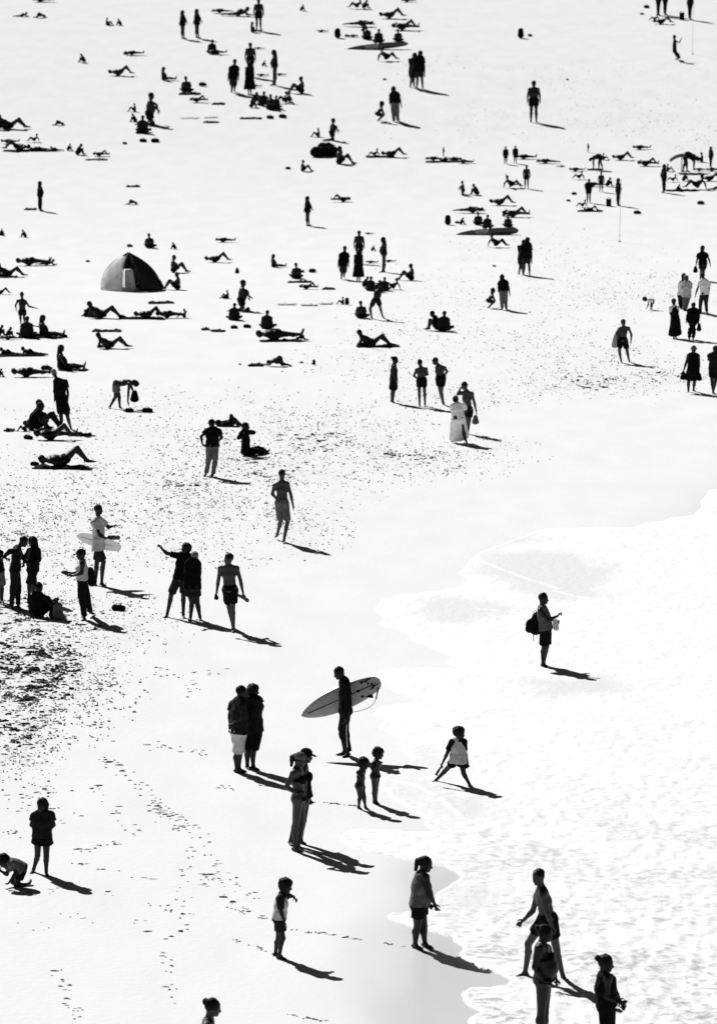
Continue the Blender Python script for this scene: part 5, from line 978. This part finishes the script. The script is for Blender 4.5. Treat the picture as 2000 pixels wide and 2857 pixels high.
for u, v, w, h, lab in ((1697,575,14,20,'black upright cool box behind the net players'),(1901,55,13,20,'black upright cool box beside the top right pole')):
    P = hit(u, v); s = ppm(P); r = empty('cool_box', P); tag(r, lab, 'cool box', 'black cool boxes')
    def bx(name, c, d, m):
        vs = [V(c[0] + sx * d[0] / 2, c[1] + sy * d[1] / 2, c[2] + sz * d[2] / 2) for sx in (-1, 1) for sy in (-1, 1) for sz in (-1, 1)]
        me = py_mesh(name, vs, [(0, 1, 3, 2), (4, 6, 7, 5), (0, 4, 5, 1), (2, 3, 7, 6), (0, 2, 6, 4), (1, 5, 7, 3)]); return link(name, me, m, r)
    W, H = w / s, h / s
    bx('box_body', (0, 0, H * .44), (W, W * .8, H * .88), M['black']); bx('lid', (0, 0, H * .93), (W * 1.06, W * .86, H * .12), M['dark'])
    tube('handle', [V(-W * .4, 0, H), V(-W * .3, 0, H * 1.15), V(W * .3, 0, H * 1.15), V(W * .4, 0, H)], .012, M['black'], r)
# towels and mats
def towel(u, v, wpx, label, m='black', hump=.10, dpt=.6):
    P = hit(u, v); W = wpx / ppm(P); n, k = 14, 8; vs = []
    sd_ = random.random() * 9
    for o in (0, 1):
        for i in range(n + 1):
            for j in range(k + 1):
                z = .010 + hump * max(0, mnoise.noise(V(i * .45 + sd_, j * .7, 0)) + .15) if 0 < j < k and 0 < i < n else .006
                vs.append(V((i / n - .5) * W + .09 * mnoise.noise(V(j * .8, sd_, i * .1)), (j / k - .5) * dpt * (1 + .5 * mnoise.noise(V(i * .35, 3 + sd_, 0))) + .10 * mnoise.noise(V(i * .3, sd_, 5)), max(z, .006) + .012 * (1 - o)))
    K = (n + 1) * (k + 1); I = lambda i, j, o: o * K + i * (k + 1) + j; fs = []
    for i in range(n):
        for j in range(k): fs += [(I(i, j, 0), I(i + 1, j, 0), I(i + 1, j + 1, 0), I(i, j + 1, 0)), (I(i, j, 1), I(i, j + 1, 1), I(i + 1, j + 1, 1), I(i + 1, j, 1))]
    for i in range(n): fs += [(I(i, 0, 0), I(i, 0, 1), I(i + 1, 0, 1), I(i + 1, 0, 0)), (I(i, k, 0), I(i + 1, k, 0), I(i + 1, k, 1), I(i, k, 1))]
    me = py_mesh('towel', vs, fs, True); t = link('towel', me, M[m]); t.location = P + V(0, 0, .01); t.rotation_euler = (math.atan(float(ground_z(0, P.y + .5) - ground_z(0, P.y - .5))), 0, random.uniform(-.12, .12))
    return tag(t, label, 'towel')
for a_ in [(530,262,60,'dark towel under the bare backed sitter, upper crowd'),(610,290,34,'narrow dark towel below the upper crowd'),(86,585,32,'dark towel left of the lone slim figure'),(372,521,36,'thin dark towel alone on the left upper beach'),(530,330,50,'crumpled pale towel at upper centre left','pale',.05,.6),(590,328,36,'smaller pale towel right of the crumpled one, upper centre left','pale',.05,.6),(590,342,44,'dark edged towel below the crumpled row'),
 (700,331,60,'long dark towel beside the crumpled row, upper'),(836,788,66,'dark towel under the bare backed sitter, lower crowd'),(917,807,36,'narrow dark towel below the lower crowd'),(800,850,50,'crumpled pale towel at the centre','pale',.05,.6),(862,852,44,'second crumpled pale towel at the centre','pale',.05,.6),(910,848,36,'third crumpled pale towel, nearest the small sitter at the centre','pale',.05,.6),(608,925,40,'dark narrow towel left below the sitter right of the tent'),(574,920,20,'small dark mat left of the narrow towel'),
 (298,925,80,'long dark mat alone below the tent'),(450,846,70,'thin dark mat right below the tent'),(225,1215,60,'dark towel right of the sunbather in front of the couple'),(170,1306,150,'dark towel under the sunbather lying alone at left'),(395,889,120,'dark towel under the row of sunbathers below the tent'),(140,890,0,''),(115,943,130,'dark picnic blanket under the sitters at left'),
 (85,421,150,'dark towel under the row of sunbathers at the left edge'),(270,446,60,'pale towel right of the row of left sunbathers','mid'),(1252,452,130,'dark mat under the row of three sunbathers, centre right'),(1060,438,80,'dark towel under the lying group at centre right'),(1900,532,90,'dark blanket under the group at far right'),(1645,590,70,'dark towel in front of the net players'),(1055,968,120,'dark towel under the person reclining among bags'),
 (785,952,120,'dark towel under the sunbather with open knees'),(25,1206,0,''),(27,1203,24,'small dark mat left of the bag at left'),(60,993,130,'dark towel under the two sunbathers at the left edge'),(205,1034,80,'dark towel under the woman with long stretched legs'),(1840,463,0,''),(715,1020,40,'thin dark mat left of the dog-like bather'),(1658,474,40,'dark mat behind the net players'),(20,774,60,'dark towel under the reclining person at the left edge')]:
    if a_[3]: towel(*a_)
# net poles and the net behind the players
def pole(u0, v0, u1, v1, label):
    g = hit(u1, v1); d = ray(u0, v0); t = g.y / d[1]; top = V(d[0] * t, g.y, CAMH + d[2] * t) - g
    r = empty('net_pole', g); tag(r, label, 'pole', 'white net poles'); n = 8
    tube('pole_shaft', [top * (i / n) for i in range(n + 1)], .013, M['foamy'], r, 8)
    tube('pole_base', [V(0, 0, -.02), V(0, 0, .06)], .08, M['pole'], r, 10)
pole(1732, 498, 1727, 675, 'thin white pole standing right of the net players'); pole(1936, -60, 1930, 152, 'thin white pole at the top right corner')
# low winged shade on the far right
g = hit(1900, 480); s = ppm(g); r = empty('sun_shelter', g); tag(r, 'low dark winged sun shade on a short pole at the far right', 'sun shade')
W = 66 / s; n, k = 12, 6; vs = []
for o in (0, .02):
    for i in range(n + 1):
        for j in range(k + 1):
            x = (i / n - .5) * W; vs.append(V(x, (j / k - .5) * .9, 50 / s - 1.3 * (x / W) ** 2 * .9 - .15 * ((j / k - .5) * 2) ** 2 + o))
K = (n + 1) * (k + 1); I = lambda i, j, o: o * K + i * (k + 1) + j
fs = [(I(i, j, o), I(i + 1, j, o), I(i + 1, j + 1, o), I(i, j + 1, o)) for i in range(n) for j in range(k) for o in (0, 1)]
link('canopy', py_mesh('canopy', vs, fs, True), M['dark'], r); tube('shade_pole', [V(0, 0, 0), V(0, 0, 52 / s)], .025, M['fin'], r)
# low beach chair
g = hit(1432, 525); r = empty('beach_chair', g); tag(r, 'low dark beach chair tipped back, beside a standing person', 'chair')
def slab(name, a, b, w, t, m, r):
    d = (b - a).normalized(); nrm = d.cross(V(0, 1, 0)); vs = []
    for p in (a, b):
        for yy in (-w / 2, w / 2):
            for q_ in (-t / 2, t / 2): vs.append(p + V(0, yy, 0) + nrm * q_)
    return link(name, py_mesh(name, vs, [(0, 1, 3, 2), (4, 6, 7, 5), (0, 4, 5, 1), (2, 3, 7, 6), (0, 2, 6, 4), (1, 5, 7, 3)]), m, r)
slab('seat', V(-.15, 0, .16), V(.42, 0, .24), .55, .03, M['black'], r); slab('backrest', V(-.17, 0, .17), V(-.42, 0, .78), .55, .03, M['black'], r)
for yy in (-.27, .27):
    tube('leg', [V(.38, yy, .24), V(.40, yy, 0)], .015, M['fin'], r); tube('leg', [V(-.17, yy, .17), V(-.25, yy, 0)], .015, M['fin'], r)
# carried things
bag(at('shade', 1326, 1157, 0), .22, 'grey tote bag in the hand of the man shading his eyes', 1, 'mid')
bag(at('sunhat', 1905, 1035, .05), .22, 'black bag in the left hand side grip of the woman in the sun hat', 1, 'black')
bag(at('sunhat', 1950, 1040, -.1), .20, 'black bag on the right hand side of the woman in the sun hat', 1, 'black', .5)
bag(at('longh', 1939, 742, 0), .22, 'small black bag hanging from the hand of the long haired woman', 1)
bag(at('blacks', 1949, 900, -.05), .24, 'black bag swinging beside the person in the black jacket', 1, 'black', .9)
bag(at('bend', 376, 1087, 0), .3, 'dark bag hanging under the chest of the bending man', 1, 'black', .3)
bag(at('blackt', 662, 746, 0), .2, 'black bag carried by the man in the black t-shirt, lower crowd', 1)
gbag(163, 1729, 32, 'grey beach bag leaning against the seated person at left', 2, 'mid', .2)
gbag(148, 1726, 22, 'black bag between the seated person and the grey bag', 2, 'black', .1)
# backpack on the man in the shallows
root, R, inf = FIG['pack']; bp_ = empty('backpack', at('pack', 1494, 1770, .02)); tag(bp_, 'bulging black backpack worn by the man in the shallows', 'backpack')
s = inf[3]; B = Body(.05); B.cap((0, 0, .12), (.03, 0, .36), .135, .115, (0, 1, 0), 1.15); B.ell((-.10, 0, .2), (.12, .09, .14)); B.ell((.06, 0, .42), (.1, .1, .06))
link('pack_body', B.mesh('pack_body', .012), M['black'], bp_)
B = Body(.02); B.ell((-.13, 0, .12), (.10, .05, .09)); link('pocket', B.mesh('pocket', .012), M['black'], bp_)
for yy in (-.15, .15): tube('shoulder_strap', [V(.06, yy, .42), V(.14, yy, .50), V(.24, yy, .42), V(.25, yy, .24), V(.14, yy, .08)], .018, M['fin'], bp_)
tube('hanging_strap', [V(-.05, 0, .02), V(-.055, 0, -.07), V(-.05, 0, -.15)], .008, M['fin'], bp_)
tube('grab_loop', [V(-.02, 0, .44), V(-.06, 0, .50), V(-.01, 0, .52), V(.03, 0, .46)], .008, M['fin'], bp_)
# limp cloth and other things in hands
def cloth(key, pts, m, label, cat, name, depth=0.0, th=.03):
    P = [at(key, u, v, depth) for u, v in pts]; o = P[0]; B = Body(.03)
    for a, b in zip(P[:-1], P[1:]): B.cap(a - o, b - o, th, th * 1.15, (0, 1, 0), 1.6)
    B.cap(P[-1] - o, P[-1] - o + V(.02, 0, -.02), th, th * .5)
    e = link(name, B.mesh(name, .010), M[m], None, o); return tag(e, label, cat)
cloth('pack', [(1548, 1732), (1549, 1742), (1551, 1752)], 'foamy', 'crumpled pale plastic bag hanging from the raised arm of the man in the shallows', 'plastic bag', 'plastic_bag', -.05, .05)
cloth('shirtless', [(668, 1662), (680, 1667), (690, 1675)], 'mid', 'rolled grey towel in the hand of the shirtless man walking', 'towel', 'rolled_towel', 0, .035)
cloth('shirtless', [(604, 1664), (604, 1668)], 'black', 'dark shoe in the other hand of the shirtless man walking', 'shoe', 'shoe', 0, .04)
cloth('capw', [(176, 1596), (184, 1598), (192, 1602)], 'fin', 'small dark camera held out by the woman in the backwards cap', 'camera', 'camera', 0, .04)
cloth('capw', [(252, 1592), (256, 1610), (258, 1625)], 'black', 'dark jacket slung over the back of the woman in the backwards cap', 'jacket', 'slung_jacket', .1, .085)
cloth('strad', [(1228, 2142), (1222, 2152), (1217, 2160)], 'fin', 'short dark toy spade in the hand of the boy with legs apart', 'toy', 'toy_spade', 0, .018)
cloth('beard', [(305, 1499), (318, 1500), (330, 1500)], 'mid', 'dark banded bottle in front of the bearded man', 'bottle', 'bottle', -.1, .045)
# boards of the two walkers
a, b = at('beard', 216, 1494, .22), at('beard', 338, 1530, .22); bb = empty('surfboard', (0, 0, 0)); tag(bb, 'short pale surfboard carried behind the bearded man', 'surfboard'); between(bb, a, b)
link('board', board_mesh('board', (b - a).length, .30, .05, .4, .5, .02), M['foamy'], bb)
link('stringer', py_mesh('stringer', [(-.45, -.034, -.006), (.35, -.034, -.006), (.35, -.034, .006), (-.45, -.034, .006)], [(0, 1, 2, 3)]), M['dark'], bb)
a, b = at('bodyb', 1724, 925, .1), at('bodyb', 1712, 968, .1); bb = empty('bodyboard', (0, 0, 0)); tag(bb, 'pale bodyboard under the arm of the man in black shorts', 'bodyboard'); between(bb, a, b)
link('board', board_mesh('board', (b - a).length * 1.1, .22, .05, .35, .3, .02), M['foamy'], bb); link('board_edge', board_mesh('board_edge', (b - a).length * 1.12, .225, .012, .35, .3, .02, grow=.003), M['mid'], bb)
